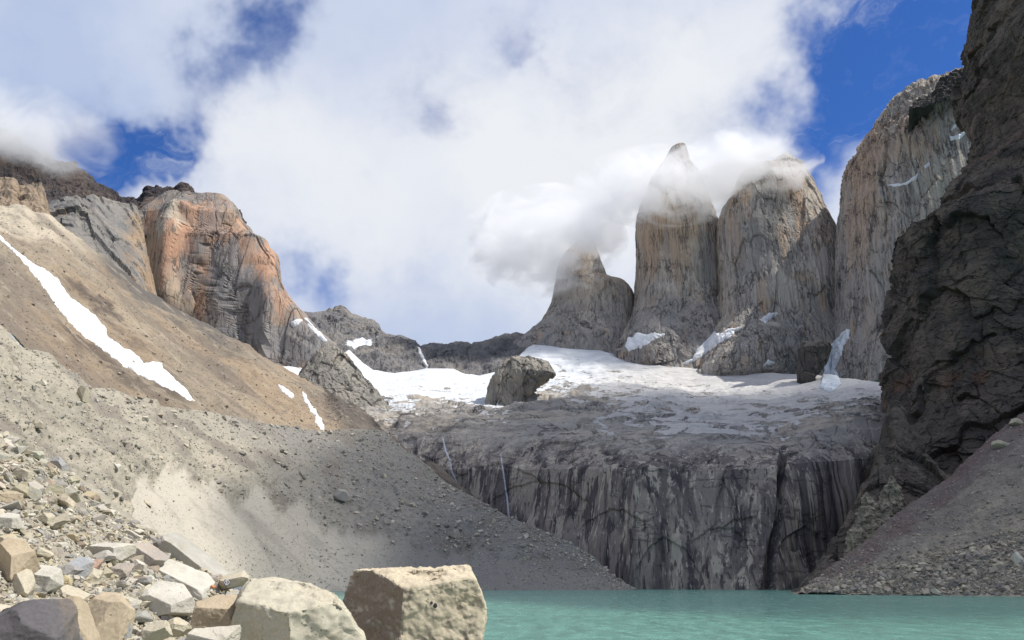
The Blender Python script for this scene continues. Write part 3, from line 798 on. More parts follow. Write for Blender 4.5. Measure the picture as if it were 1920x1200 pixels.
sheet('slate_crest', [cap_bot, cap_top], 1706, 1900, 1.5, [26], m_darkknob, lambda P, N, x, y: ridged(P / 18, 4) * 5 + fbm(P / 5, 2) * 1.5, back=(60, -50),
      flat=True, label='jagged band of black slate capping the crest of the serrated granite peak', cat='crest')

# orange peak and the cliffs on the left
OP = [(360, 347, 356), (366, 333, 364), (372, 323, 384), (376, 319, 432), (386, 308, 440), (397, 298, 445), (413, 278, 449), (420, 276, 462), (432, 277, 468), (450, 280, 482), (462, 282, 499), (467, 283, 510), (500, 285, 518), (523, 287, 520), (550, 295, 537), (573, 308, 553), (588, 325, 570), (615, 350, 592), (650, 380, 630), (720, 420, 660)]
def op_disp(P, N, px, py):
    x, y = project(P)
    d = rock_disp(12, 150, 6, 60, 420, 1.8, 20)(P, N, px, py)
    c = np.interp(y, [360, 420, 600], [352, 322, 318])
    d += 34 * np.exp(-((x - c) / 24) ** 2) * sstep(y, 362, 400)
    d += 16 * np.exp(-((x - 500) / 18) ** 2) * sstep(y, 460, 500)
    return d
column('rock_peak', OP, 1720, m_orange, key='orange_peak', disp=op_disp,
       masks={'warm': lambda P, x, y: zones(P, [(290, 470, 26, 90, 1), (315, 540, 28, 70, .8), (335, 450, 34, 45, 1), (385, 430, 60, 32, .75), (440, 455, 30, 40, .6), (495, 500, 26, 45, .9), (470, 480, 20, 40, .5), (520, 560, 40, 18, .6), (375, 590, 12, 60, .5), (395, 500, 14, 30, .7), (365, 395, 30, 22, .8)]),
              'pale': lambda P, x, y: zones(P, [(326, 400, 16, 26, .95), (300, 425, 8, 22, .8), (325, 560, 22, 60, .75), (350, 610, 22, 40, .8), (365, 470, 6, 40, .4)], 10),
              'grey': lambda P, x, y: zones(P, [(430, 520, 42, 80, .9), (400, 420, 26, 26, .5), (470, 560, 40, 50, .8), (500, 640, 160, 42, 1), (360, 520, 14, 60, .5)])}, na=380, vstep=1.5, depth=0.6, sup=4.5,
       label='orange and grey rock peak standing over the brown talus slope', cat='peak')
gc_top = [(70, 395, 1330), (90, 383, 1340), (115, 374, 1345), (143, 365, 1350), (152, 373, 1360), (160, 371, 1360), (178, 362, 1370), (200, 370, 1390), (233, 377, 1410), (250, 380, 1420), (258, 384, 1430), (266, 400, 1440), (272, 430, 1440), (280, 500, 1440), (292, 556, 1440), (330, 590, 1430), (400, 630, 1400)]
gc_bot = [(70, 440, 1180), (133, 470, 1190), (207, 530, 1210), (290, 580, 1240), (400, 650, 1260)]
sheet('cliff', [gc_bot, gc_top], 70, 400, 1.6, [80], m_greycliff, lambda P, N, x, y: blocks(np.stack([(P[:, 0] * .85 + P[:, 2] * .5) / 60, P[:, 1] / 60, (P[:, 2] * .85 - P[:, 0] * .5) / 330], -1)) * 7 + blocks(np.stack([(P[:, 0] * .85 + P[:, 2] * .5) / 17, P[:, 1] / 20, (P[:, 2] * .85 - P[:, 0] * .5) / 130], -1)) * 4 + fbm(P / 9, 3, .6) * 0.8,
      {'warm': lambda P, x, y: sstep(x + fbm(P / 50, 3) * 40, 235, 285)}, key='grey_cliff', back=(60, -60), flat=True, label='grey fluted cliff with slanting ribs left of the orange peak', cat='cliff')
for rows, lab in [((([(-80, 335, 1210), (-30, 332, 1210), (0, 338, 1210), (14, 336, 1210), (23, 338, 1212), (30, 350, 1215), (36, 372, 1225), (44, 400, 1230)]), [(-80, 420, 1120), (44, 420, 1120)]), 'tan rock pinnacle at the left edge above the talus slope'),
                  ((([(34, 372, 1215), (40, 352, 1215), (55, 347, 1215), (70, 344, 1215), (77, 343, 1215), (80, 372, 1220), (86, 396, 1225), (98, 420, 1235), (110, 440, 1240)]), [(34, 430, 1130), (110, 450, 1140)]), 'tan rock pinnacle with a slanting top left of the grey fluted cliff')]:
    sheet('rock_pinnacle', [rows[1], rows[0]], rows[1][0][0], rows[1][1][0], 1.4, [60], m_greycliff, lambda P, N, x, y: fbm(P / 30, 4) * 4 + ridged(np.stack([P[:, 0] / 20, P[:, 1] / 20, P[:, 2] / 60], -1), 3) * 4, {'warm': lambda P, x, y: np.full(len(x), 0.75)}, back=(40, -50), flat=True, label=lab, cat='pinnacle', group='tan pinnacles above the talus')
dm_top = [(-100, 190, 2000), (-40, 225, 1980), (0, 245, 1960), (50, 275, 1940), (85, 298, 1930), (100, 307, 1930), (118, 309, 1930), (133, 314, 1930), (153, 329, 1930), (165, 340, 1930), (180, 351, 1940), (200, 362, 1950), (213, 373, 1960), (235, 378, 1970), (262, 384, 1980), (272, 372, 1980), (280, 362, 1970), (297, 357, 1970), (316, 362, 1970), (335, 360, 1970), (341, 350, 1970), (347, 349, 1970), (352, 358, 1970), (380, 371, 1980), (420, 384, 1990), (460, 420, 2000)]
dm_bot = [(-100, 420, 1500), (0, 430, 1520), (200, 440, 1600), (460, 500, 1760)]
sheet('mountain', [dm_bot, dm_top], -100, 460, 1.7, [110], m_darkmt, lambda P, N, x, y: ridged(P / 70, 5, .55) * 12 + fbm(P / 14, 3, .6) * 4,
      {'snow': lambda P, x, y: 0.02 + 0.34 * np.exp(-(((x - 85) / 40) ** 2 + ((y - 340) / 28) ** 2)) + 0.2 * np.exp(-(((x - 190) / 40) ** 2 + ((y - 372) / 12) ** 2)) - 0.1, 'dirty': lambda P, x, y: np.full(len(x), 0.2)},
      back=(120, -90), flat=True, label='dark snow-flecked mountain shoulder rising into the cloud behind the tan pinnacles', cat='mountain')
br_top = [(480, 575, 2350), (540, 585, 2380), (565, 588, 2400), (585, 585, 2450), (612, 583, 2500), (620, 578, 2500), (624, 581, 2500), (630, 574, 2500), (640, 573, 2500), (648, 579, 2500), (658, 588, 2500), (675, 593, 2500), (700, 603, 2500), (703, 609, 2500), (707, 608, 2500), (712, 618, 2500), (722, 627, 2500), (738, 630, 2500), (750, 628, 2500), (770, 635, 2500), (780, 644, 2500), (787, 651, 2500), (795, 646, 2500), (805, 642, 2500), (830, 641, 2500), (850, 640, 2500), (876, 639, 2500), (884, 643, 2500), (900, 641, 2500), (915, 638, 2500), (935, 634, 2500), (948, 628, 2500), (958, 630, 2500), (970, 627, 2500), (985, 632, 2500), (1010, 614, 2500), (1040, 595, 2500), (1100, 590, 2550)]
br_mid = [(480, 640, 2000), (600, 640, 2200), (800, 668, 2330), (1000, 650, 2380), (1100, 640, 2400)]
br_bot = [(480, 735, 1700), (600, 735, 1850), (700, 735, 2020), (800, 735, 2060), (1000, 720, 2150), (1100, 720, 2200)]
def br_snow(P, x, y):
    s = np.full(len(x), -0.05)
    for (cx, cy_, wx, wy, a) in [(690, 640, 36, 14, .62), (650, 645, 30, 14, .4), (860, 645, 16, 5, .6), (905, 662, 32, 10, .45), (1000, 640, 40, 12, .42), (800, 668, 10, 24, .3), (540, 602, 26, 8, .35), (600, 660, 20, 20, .35), (855, 690, 30, 8, .4), (930, 690, 30, 8, .3)]:
        s += a * np.exp(-(((x - cx) / wx) ** 2 + ((y - cy_) / wy) ** 2))
    return s
sheet('mountain_ridge', [br_bot, br_mid, br_top], 480, 1100, 1.7, [34, 36], m_ridge, lambda P, N, x, y: (fbm(P / 150, 4) * 22 + ridged(P / 60, 4, .55) * 9 + fbm(P / 14, 3, .6) * 4) * (0.35 + 0.65 * sstep(y - np.interp(x, [r[0] for r in br_top], [r[1] for r in br_top]), 0, 20)),
      {'snow': br_snow, 'dirty': lambda P, x, y: np.zeros(len(x))}, back=(150, -120), flat=True, label='low grey mountain ridge with snow ledges closing the head of the valley', cat='ridge')

# knobs on the bench
KN = rock_disp(6, 50, 5, 16, 70, 2, 8)
column('rock_outcrop', [(641, 620, 627), (648, 608, 634), (655, 600, 640), (668, 590, 652), (680, 582, 661), (692, 574, 672), (705, 562, 682), (725, 543, 700), (760, 520, 728), (815, 480, 760)], 1300, m_knob, KN, {'pale': lambda P, x, y: sstep(P[:, 0], -292, -286) * (1 - sstep(y, 670, 695)) * sstep(P[:, 0] * -1, 262, 268)}, na=160, vstep=1.6, depth=0.8, sup=2.0,
       label='cone shaped grey rock knob with a pale scar beside the snowfield', cat='rock outcrop')
column('rock_outcrop', [(667, 969, 976), (671, 958, 984), (676, 950, 1020), (684, 938, 1029), (692, 931, 1034), (704, 926, 1040), (713, 921, 1032), (727, 917, 1008), (747, 913, 990), (770, 908, 980), (815, 900, 975)], 1420, m_knob, KN, {'pale': lambda P, x, y: sstep(fbm(P / 20, 3), .2, .5) * .5}, na=180, vstep=1.6, depth=0.8, sup=2.4,
       label='steep rock island standing alone in the middle of the glacier', cat='rock outcrop')
column('rock_outcrop', [(641, 1528, 1540), (646, 1512, 1552), (655, 1499, 1556), (690, 1497, 1546), (712, 1495, 1528), (738, 1494, 1510)], 1790, m_darkknob, KN, None, na=120, vstep=1.6, depth=0.7, sup=3.0,
       label='black rock block beside the hanging ice tongue under the broad tower', cat='rock outcrop')

# dark wall on the right
W_UP = [(-140, 1880, 2500), (-60, 1868, 2500), (0, 1863, 2500), (10, 1855, 2500), (22, 1854, 2500), (40, 1859, 2500), (54, 1863, 2500), (66, 1854, 2500), (79, 1847, 2500), (100, 1842, 2500), (120, 1847, 2500), (150, 1855, 2500), (196, 1872, 2500), (233, 1882, 2500), (255, 1882, 2500), (300, 1880, 2500), (340, 1880, 2500)]
def wall_disp(P, N, px, py):
    w = np.stack([fbm(P / 40, 3)] * 3, -1)
    dip = P[:, 2] + 0.18 * P[:, 0]
    v1, e1 = joints(np.stack([P[:, 0] / 70, P[:, 1] / 70, dip / 60], -1) + 0.25 * w, 1.1)
    v2, e2 = joints(np.stack([P[:, 0] / 30, P[:, 1] / 30, dip / 19], -1) + 0.3 * w, 0.9)
    v3, e3 = joints(np.stack([P[:, 0] / 9, P[:, 1] / 9, dip / 5.5], -1) + 0.3 * w, 0.9)
    v4 = blocks(np.stack([P[:, 0] / 4, P[:, 1] / 4, dip / 2.2], -1) + 0.3 * w, 1.0)
    d = fbm(P / 90, 3, .5) * 4 + v1 * 9 + v2 * 2.6 + v3 * 1.3 + v4 * 0.5
    d -= (1 - sstep(e1, 0, 0.05)) * 0.9
    return d - 6
column('rock_wall', W_UP, 900, m_wall, wall_disp, {'red': lambda P, x, y: np.zeros(len(x)), 'tan': lambda P, x, y: sstep(fbm(P / 26, 4), .25, .55) * .35, 'green': lambda P, x, y: sstep(fbm(P / 40 + 8, 3), 0, .4) * .5}, na=900, vstep=1.4, depth=0.75, sup=3.2,
       label='dark layered rock pillar towering at the upper right corner', cat='rock wall', group='dark rock walls above the scree')
W_LO = [(250, 1902, 2480), (262, 1884, 2480), (267, 1872, 2480), (285, 1847, 2480), (308, 1812, 2480), (320, 1797, 2480), (333, 1787, 2480), (358, 1778, 2480), (375, 1764, 2480), (396, 1749, 2480), (415, 1726, 2480), (433, 1687, 2480), (444, 1687, 2480), (454, 1683, 2480), (500, 1685, 2480), (527, 1689, 2480), (560, 1685, 2480), (597, 1682, 2480), (690, 1685, 2480), (760, 1684, 2480), (790, 1676, 2480), (814, 1660, 2480), (847, 1638, 2480), (890, 1622, 2480), (933, 1603, 2480), (960, 1584, 2480), (998, 1562, 2480), (1063, 1535, 2480), (1125, 1496, 2480)]
def wall_lo_disp(P, N, px, py):
    d = wall_disp(P, N, px, py)
    rib = np.stack([P[:, 0] / 60, P[:, 1] / 60, P[:, 2] / 200], -1)
    return d + ridged(rib, 3) * 3.5 - 3
column('rock_wall', W_LO, 800, m_wall, wall_lo_disp, {'red': lambda P, x, y: np.clip((1 - sstep(y, 262, 330 )) * sstep(fbm(P / 30, 3), -.3, .2) + sstep(fbm(P / 60 + 4, 3), .2, .5) * sstep(y, 600, 760) * .6, 0, 1), 'tan': lambda P, x, y: sstep(fbm(P / 26, 4), .25, .55) * .35, 'green': lambda P, x, y: sstep(fbm(P / 40 + 8, 3), 0, .4) * .7 * sstep(300 - P[:, 0], -120, 60)}, na=1000, vstep=1.4, depth=0.62, sup=2.6,
       label='broad dark cliff wall with a rusty ledge rising behind the gravel scree', cat='rock wall', group='dark rock walls above the scree')

sp_top = [(1488, 1118, 612), (1503, 1106, 614), (1535, 1063, 622), (1548, 1030, 626), (1562, 998, 630), (1575, 982, 633), (1584, 960, 636), (1603, 933, 640), (1610, 905, 643), (1622, 890, 645), (1638, 850, 650), (1648, 826, 654), (1662, 812, 658), (1672, 785, 662), (1679, 756, 664), (1688, 770, 662), (1705, 812, 656), (1725, 846, 648), (1760, 885, 630), (1800, 905, 612), (1840, 920, 600)]
sp_bot = [(1488, 1124, 570), (1600, 1080, 575), (1780, 1000, 585), (1840, 960, 588)]
sheet('spur', [sp_bot, sp_top], 1488, 1840, 1.4, [150], m_wall, lambda P, N, x, y: wall_disp(P, N, x, y) * 0.8 + 4, {'tan': lambda P, x, y: sstep(fbm(P / 26, 4), .2, .5) * .4, 'red': lambda P, x, y: np.zeros(len(x)), 'green': lambda P, x, y: np.zeros(len(x))}, back=(50, -20), flat=True, parent=bpy.data.objects['rock_wall.001'])
m_cone = rock_mat('tan_debris', [(0.3, (0.21, 0.185, 0.14)), (0.5, (0.30, 0.265, 0.20)), (0.7, (0.37, 0.33, 0.25))], 0.03, cracks=0.3, bump=1.0, bump_scale=0.5, bump_dist=1.5, speck=0.6, speck_scale=0.5, speck_col=(0.42, 0.38, 0.29))
for rows_, lab in (([(922, 1622, 1628), (940, 1616, 1641), (968, 1606, 1655), (1000, 1596, 1672), (1050, 1584, 1700)], 'tan pinnacle of debris at the foot of the dark wall, lower of the pair'),
                   ([(893, 1668, 1679), (912, 1660, 1687), (950, 1648, 1696), (1000, 1634, 1706)], 'tan pinnacle of debris at the foot of the dark wall, upper of the pair')):
    column('rock_pinnacle', rows_, 590, m_cone, lambda P, N, x, y: fbm(P / 9, 4, .6) * 3 + blocks(P / 4) * 1.6, na=140, vstep=1.4, depth=0.6, sup=2.0, label=lab, cat='pinnacle', group='tan debris pinnacles under the dark wall')

# ---------------------------------------------------------------- foreground talus
def talus_z(x, y):
    z = 7.2 + 0.51 * (-(x + 5)) - 0.119 * (y - 9)
    yc = np.interp(x, [-90, -60, -40, -31, -23, -17.3, -12, -8, -5, 0, 10], [104, 78, 60, 55, 48, 42, 34, 26, 20, 17, 15])
    z = z - 0.62 * np.maximum(0, y - yc) - 0.40 * np.maximum(0, x + 2.2)
    return z
m_talus = rock_mat('talus_rubble_ground', [(0.3, (0.22, 0.195, 0.15)), (0.5, (0.31, 0.28, 0.22)), (0.7, (0.38, 0.345, 0.27))], 0.6, bump=0.8, bump_scale=6.0, bump_dist=0.06, speck=0.6, speck_scale=7.0, speck_col=(0.42, 0.38, 0.30))
def build_talus():
    xs = np.arange(-82, 30, 0.22)
    ys = np.arange(-6, 100, 0.22)
    X, Y = np.meshgrid(xs, ys)
    Z = talus_z(X, Y)
    p = np.stack([X, Y, Z], -1).reshape(-1, 3)
    d = fbm(p / 3.5, 4, 0.55) * 0.28 + fbm(p / 0.7 + 4, 2) * 0.07
    near = np.hypot(p[:, 0], p[:, 1])
    p[:, 2] += d * np.clip(near / 10, 0.3, 2.0)
    q = grid_quads(len(ys), len(xs))
    me = mesh_np('foreground_slope', p, q)
    remember('talus', p, q)
    link('foreground_slope', me, m_talus, 'rubble covered foreground slope dropping from the left towards the boulders', 'slope', kind='structure')
build_talus()

def cast(px, py, name):
    d = ray(px, py)
    hit = tree(name).ray_cast(Vector((0, 0, EYE)), Vector(d).normalized())
    return hit        # location, normal, index, distance

# ---------------------------------------------------------------- stones
def ico(sub):
    bm = bmesh.new()
    bmesh.ops.create_icosphere(bm, subdivisions=sub, radius=1.0)
    V = np.array([v.co[:] for v in bm.verts])
    F = np.array([[v.index for v in f.verts] for f in bm.faces])
    bm.free()
    return V, F
ICO = {k: ico(k) for k in (1, 2, 3, 4, 5, 6)}

def cut(V, planes, soft=0.0):
    V = V.copy()
    for n, d in planes:
        n = np.array(n, float)
        n /= np.linalg.norm(n)
        h = V @ n - d
        V -= np.maximum(h, 0)[:, None] * n
    return V

def polyhedron(planes):
    """corner points of the solid enclosed by the planes"""
    N = np.array([p[0] for p in planes], float)
    ln = np.linalg.norm(N, axis=1)
    N = N / ln[:, None]
    D = np.array([p[1] for p in planes], float)
    pts = []
    for i in range(len(N)):
        for j in range(i + 1, len(N)):
            for k in range(j + 1, len(N)):
                A = N[[i, j, k]]
                if abs(np.linalg.det(A)) < 1e-3:
                    continue
                p = np.linalg.solve(A, D[[i, j, k]])
                if (N @ p - D).max() < 1e-6:
                    pts.append(p)
    return np.array(pts)

def poly_rock(planes, seed, edge=0.1, bevel=0.05, rough=0.03, chip=0.02, box=1.25):
    """an angular block: planes -> solid -> worn edges -> fine relief"""
    pl = list(planes) + [((1, 0, 0), box), ((-1, 0, 0), box), ((0, 1, 0), box), ((0, -1, 0), box), ((0, 0, 1), box), ((0, 0, -1), box)]
    pts = polyhedron(pl)
    pts = np.unique(np.round(pts, 4), axis=0)
    bm = bmesh.new()
    for p in pts:
        bm.verts.new(p)
    r = bmesh.ops.convex_hull(bm, input=bm.verts)
    bmesh.ops.delete(bm, geom=[v for v in bm.verts if not v.link_faces], context='VERTS')
    bmesh.ops.dissolve_limit(bm, angle_limit=R(2), verts=bm.verts, edges=bm.edges)
    if bevel:
        bmesh.ops.remove_doubles(bm, verts=bm.verts, dist=bevel * 2.2)
        bmesh.ops.dissolve_degenerate(bm, dist=1e-4, edges=bm.edges)
        bmesh.ops.bevel(bm, geom=bm.edges[:], offset=bevel, segments=2, profile=0.6, affect='EDGES', clamp_overlap=True)
    bmesh.ops.triangulate(bm, faces=bm.faces)
    if edge:
        for it in range(7):
            es = [e for e in bm.edges if e.calc_length() > edge]
            if not es:
                break
            bmesh.ops.subdivide_edges(bm, edges=es, cuts=1)
            bmesh.ops.triangulate(bm, faces=[f for f in bm.faces if len(f.verts) > 3])
    bmesh.ops.recalc_face_normals(bm, faces=bm.faces)
    bm.verts.index_update()
    bm.normal_update()
    V = np.array([v.co[:] for v in bm.verts])
    Nn = np.array([v.normal[:] for v in bm.verts])
    F = np.array([[v.index for v in f.verts] for f in bm.faces])
    bm.free()
    if rough:
        w = 0.25 * np.stack([fbm(V * 2 + seed, 3)] * 3, -1)
        d = fbm(V * 1.6 + seed * 1.7, 4, .55) * rough + blocks(V * 2.6 + w + seed) * chip + blocks(V * 7 + w + seed) * chip * 0.4 + fbm(V * 11 + seed, 3, .6) * rough * 0.10
        V = V + Nn * d[:, None]
    return V, F

def stone_verts(seed, sub, nplanes=11, lo=0.5, hi=0.82, rough=0.05):
    r = np.random.default_rng(seed)
    pl = []
    for k in range(nplanes + 3):
        n = r.normal(size=3)
        pl.append((n / np.linalg.norm(n), r.uniform(lo, hi)))
    edge = {1: 0, 2: 0, 3: 0.3, 4: 0.14, 5: 0.07}[sub]
    V, F = poly_rock(pl, seed, edge, 0 if sub <= 2 else 0.035, rough * 0.8 if sub > 2 else 0, rough * 0.5, 0.95)
    return V / np.abs(V).max(0), F

def rotm(a, b, c):
    return np.array(Matrix.Rotation(a, 3, 'Z') @ Matrix.Rotation(b, 3, 'X') @ Matrix.Rotation(c, 3, 'Y'))

def stone_mat(name, from_attr, pale=0.0, bscale=3.0, bdist=0.05, stain=(0.36, 0.27, 0.16), amt=0.5, pits=0.0):
    mat = bpy.data.materials.new(name)
    mat.use_nodes = True
    g = NT(mat.node_tree)
    b = mat.node_tree.nodes['Principled BSDF']
    pos = g.n('ShaderNodeNewGeometry').outputs['Position']
    if from_attr:
        base = g.n('ShaderNodeAttribute', attribute_name='col').outputs[0]
    else:
        base = g.n('ShaderNodeObjectInfo').outputs['Color']
    n1 = g.noise(pos, bscale * 0.5, 7, 0.62, 0.5)
    n2 = g.noise(pos, bscale * 11, 5, 0.7)
    n3 = g.noise(g.v('ADD', pos, (5, 2, 9)), bscale * 0.35, 5, 0.6, 0.8)
    col = g.mix(g.m('MULTIPLY', g.step(n3, 0.5, 0.68), amt), base, stain)
    col = g.mix(0.6, col, g.ramp(n1, [(0.3, (0.36,) * 3), (0.5, (0.5,) * 3), (0.7, (0.62,) * 3)]), 'OVERLAY')
    col = g.mix(0.5, col, g.ramp(n2, [(0.3, (0.34,) * 3), (0.5, (0.5,) * 3), (0.7, (0.64,) * 3)]), 'OVERLAY')
    col = g.mix(g.m('MULTIPLY', g.attr('shade_patina'), g.step(n2, 0.3, 0.6, 0.7, 1.0)), col, (0.225, 0.182, 0.148))
    w = g.noise(pos, bscale * 0.4, 3, 0.5, out=1)
    cn = g.noise(g.v('ADD', g.scaled(pos, (bscale * .45,) * 3), w), 1.0, 4, 0.6)
    ck = g.step(g.m('ABSOLUTE', g.m('SUBTRACT', cn, 0.5)), 0.0, 0.012, 1.0, 0.0)
    ck = g.m('MULTIPLY', ck, g.step(n3, 0.56, 0.62))
    col = g.mix(g.m('MULTIPLY', ck, 0.3), col, (0.10, 0.085, 0.065))
    h = g.m('MULTIPLY_ADD', n2, 0.10, n1)
    h = g.m('MULTIPLY_ADD', ck, -0.25, h)
    if pits:
        vr = g.n('ShaderNodeTexVoronoi', {'Vector': pos, 'Scale': bscale * 6})
        pk = g.step(g.n('ShaderNodeSeparateColor', {0: vr.outputs['Color']}).outputs[0], 0.86, 0.9)
        pt = g.m('MULTIPLY', g.step(vr.outputs['Distance'], 0.1, 0.3, 1.0, 0.0), pk)
        pt = g.m('MULTIPLY', pt, g.step(n1, 0.45, 0.6))
        col = g.mix(g.m('MULTIPLY', pt, pits), col, (0.04, 0.038, 0.035))
        h = g.m('MULTIPLY_ADD', pt, -0.4, h)
    g.put(b.inputs['Base Color'], col)
    b.inputs['Roughness'].default_value = 0.93
    b.inputs['Specular IOR Level'].default_value = 0.2
    bp = g.n('ShaderNodeBump', {'Height': h, 'Strength': 0.6, 'Distance': bdist})
    g.put(b.inputs['Normal'], bp.outputs[0])
    return mat
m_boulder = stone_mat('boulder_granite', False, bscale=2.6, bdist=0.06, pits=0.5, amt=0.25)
m_stone = stone_mat('loose_stone', False, bscale=6.0, bdist=0.03, amt=0.3)
m_rubble = stone_mat('rubble_stone', True, bscale=7.0, bdist=0.03, amt=0.25)
m_farstone = stone_mat('far_debris_stone', True, bscale=0.6, bdist=0.3, amt=0.2)

CREAM, PALE, GREY, YELL, TAN, PINK, DARK, PURP, ORNG, BLUE = ((0.46, 0.41, 0.31), (0.50, 0.47, 0.40), (0.31, 0.30, 0.285), (0.46, 0.39, 0.24), (0.41, 0.335, 0.235), (0.37, 0.325, 0.28), (0.17, 0.16, 0.155), (0.125, 0.115, 0.118), (0.46, 0.21, 0.10), (0.33, 0.335, 0.335))

def set_col(o, c):
    o.color = (*c, 1)

def hero(px, py, w, h, col, label, seed, roll=0.0, D=None, thick=1.0, planes=None, sub=5, nplanes=9, host='talus', name='boulder', cat='boulder', group=None, rough=0.05, mat=None, sink=0.12, yaw=0.0, lo=0.52, hi=0.8):
    """one named rock: pixel centre, pixel width and height, colour"""
    if D is None:
        ht = cast(px, py + h * 0.38, host)
        D = ht[0].y if ht[0] is not None else 20.0
    c = at(px, py, D)
    dist = np.linalg.norm(c - np.array([0, 0, EYE]))
    # metres per pixel at that distance and place
    e1 = np.linalg.norm(at(px + 1, py, D) - c)
    e2 = np.linalg.norm(at(px, py + 1, D) - c)
    V, F = stone_verts(seed, sub, nplanes, lo, hi, rough)
    if planes is not None:
        r = np.random.default_rng(seed)
        pl = list(planes)
        for k in range(9):
            n = r.normal(size=3)
            pl.append((n / np.linalg.norm(n), r.uniform(.74, .98)))
        V, F = poly_rock(pl, seed, 0.055, 0.035, rough * 0.5, rough * 0.3, 1.0)
        V = V / np.abs(V).max(0)
    sx, sz = w * e1 / 2, h * e2 / 2
    cr, sr = abs(math.cos(roll)), abs(math.sin(roll))
    V = V * np.array([sx, thick * max(sx, sz) * (0.8 if thick == 1.0 else 1.0), sz])
    V = V @ rotm(yaw, 0, roll).T
    base = V[:, 2].min()
    c = c + np.array([0, V[:, 1].max() * 0.5, 0])
    me = mesh_np(name, V - np.array([0, 0, base]), None, F, smooth=True)
    me.shade_smooth() if hasattr(me, 'shade_smooth') else None
    o = link(name, me, mat or m_boulder, label, cat, group)
    o.location = c + np.array([0, 0, base])
    set_col(o, col)
    return o

def crack_dark(o, c):
    return o

# the two great boulders, cut facet by facet
def big_boulder(outline, facets, D, thick, col, label, seed, sub=6, centre=None, nscale=1.0, amp=0.05, shade_patina=0.0):
    out = np.array(outline, float)
    P = at(out[:, 0], out[:, 1], np.full(len(out), D))
    X, Z = P[:, 0], P[:, 2]
    cx, cz = (X.min() + X.max()) / 2, (Z.min() + Z.max()) / 2
    pl = []
    n = len(out)
    rays = ray(out[:, 0], out[:, 1])
    cen = np.array([cx, D, cz - EYE])
    mid = ray(out[:, 0].mean(), out[:, 1].mean())
    for i in range(n):
        nn = np.cross(rays[i], rays[(i + 1) % n])
        nn /= np.linalg.norm(nn)
        if nn @ mid > 0:
            nn = -nn
        pl.append((nn, -(nn @ cen)))
    for nn, d in facets:
        pl.append((nn, d))
    pl.append(((0, 1, 0), thick))
    V, F = poly_rock(pl, seed, 0.036, 0.035, amp * 1.3, amp * 0.5, 3.0)
    Vn = grid_like_normals(V, F)
    # shallow scoops broken out of the faces
    d = -np.clip(fbm(V * 1.5 * nscale + 9 + seed, 3) - 0.3, 0, 0.5) * amp * 2.5
    V = V + Vn * d[:, None]
    Vn = grid_like_normals(V, F)
    base = V[:, 2].min()
    pat = sstep(-Vn[:, 0] * 0.75 - Vn[:, 1] * 0.45 - Vn[:, 2] * 0.5 + fbm(V * 2.5, 4, .6) * 0.22, 0.25, 0.8) * shade_patina  # brown patina plus painted shade on faces turned left, front and down
    me = mesh_np('boulder', V - np.array([0, 0, base]), None, F, smooth=True, attrs={'shade_patina': pat})
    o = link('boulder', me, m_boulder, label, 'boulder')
    o.location = (cx, D, cz + base)
    set_col(o, col)
    return o

def grid_like_normals(V, F):
    fn = np.cross(V[F[:, 1]] - V[F[:, 0]], V[F[:, 2]] - V[F[:, 0]])
    N = np.zeros_like(V)
    for k in range(3):
        np.add.at(N, F[:, k], fn)
    return N / np.maximum(np.linalg.norm(N, axis=1, keepdims=True), 1e-9)

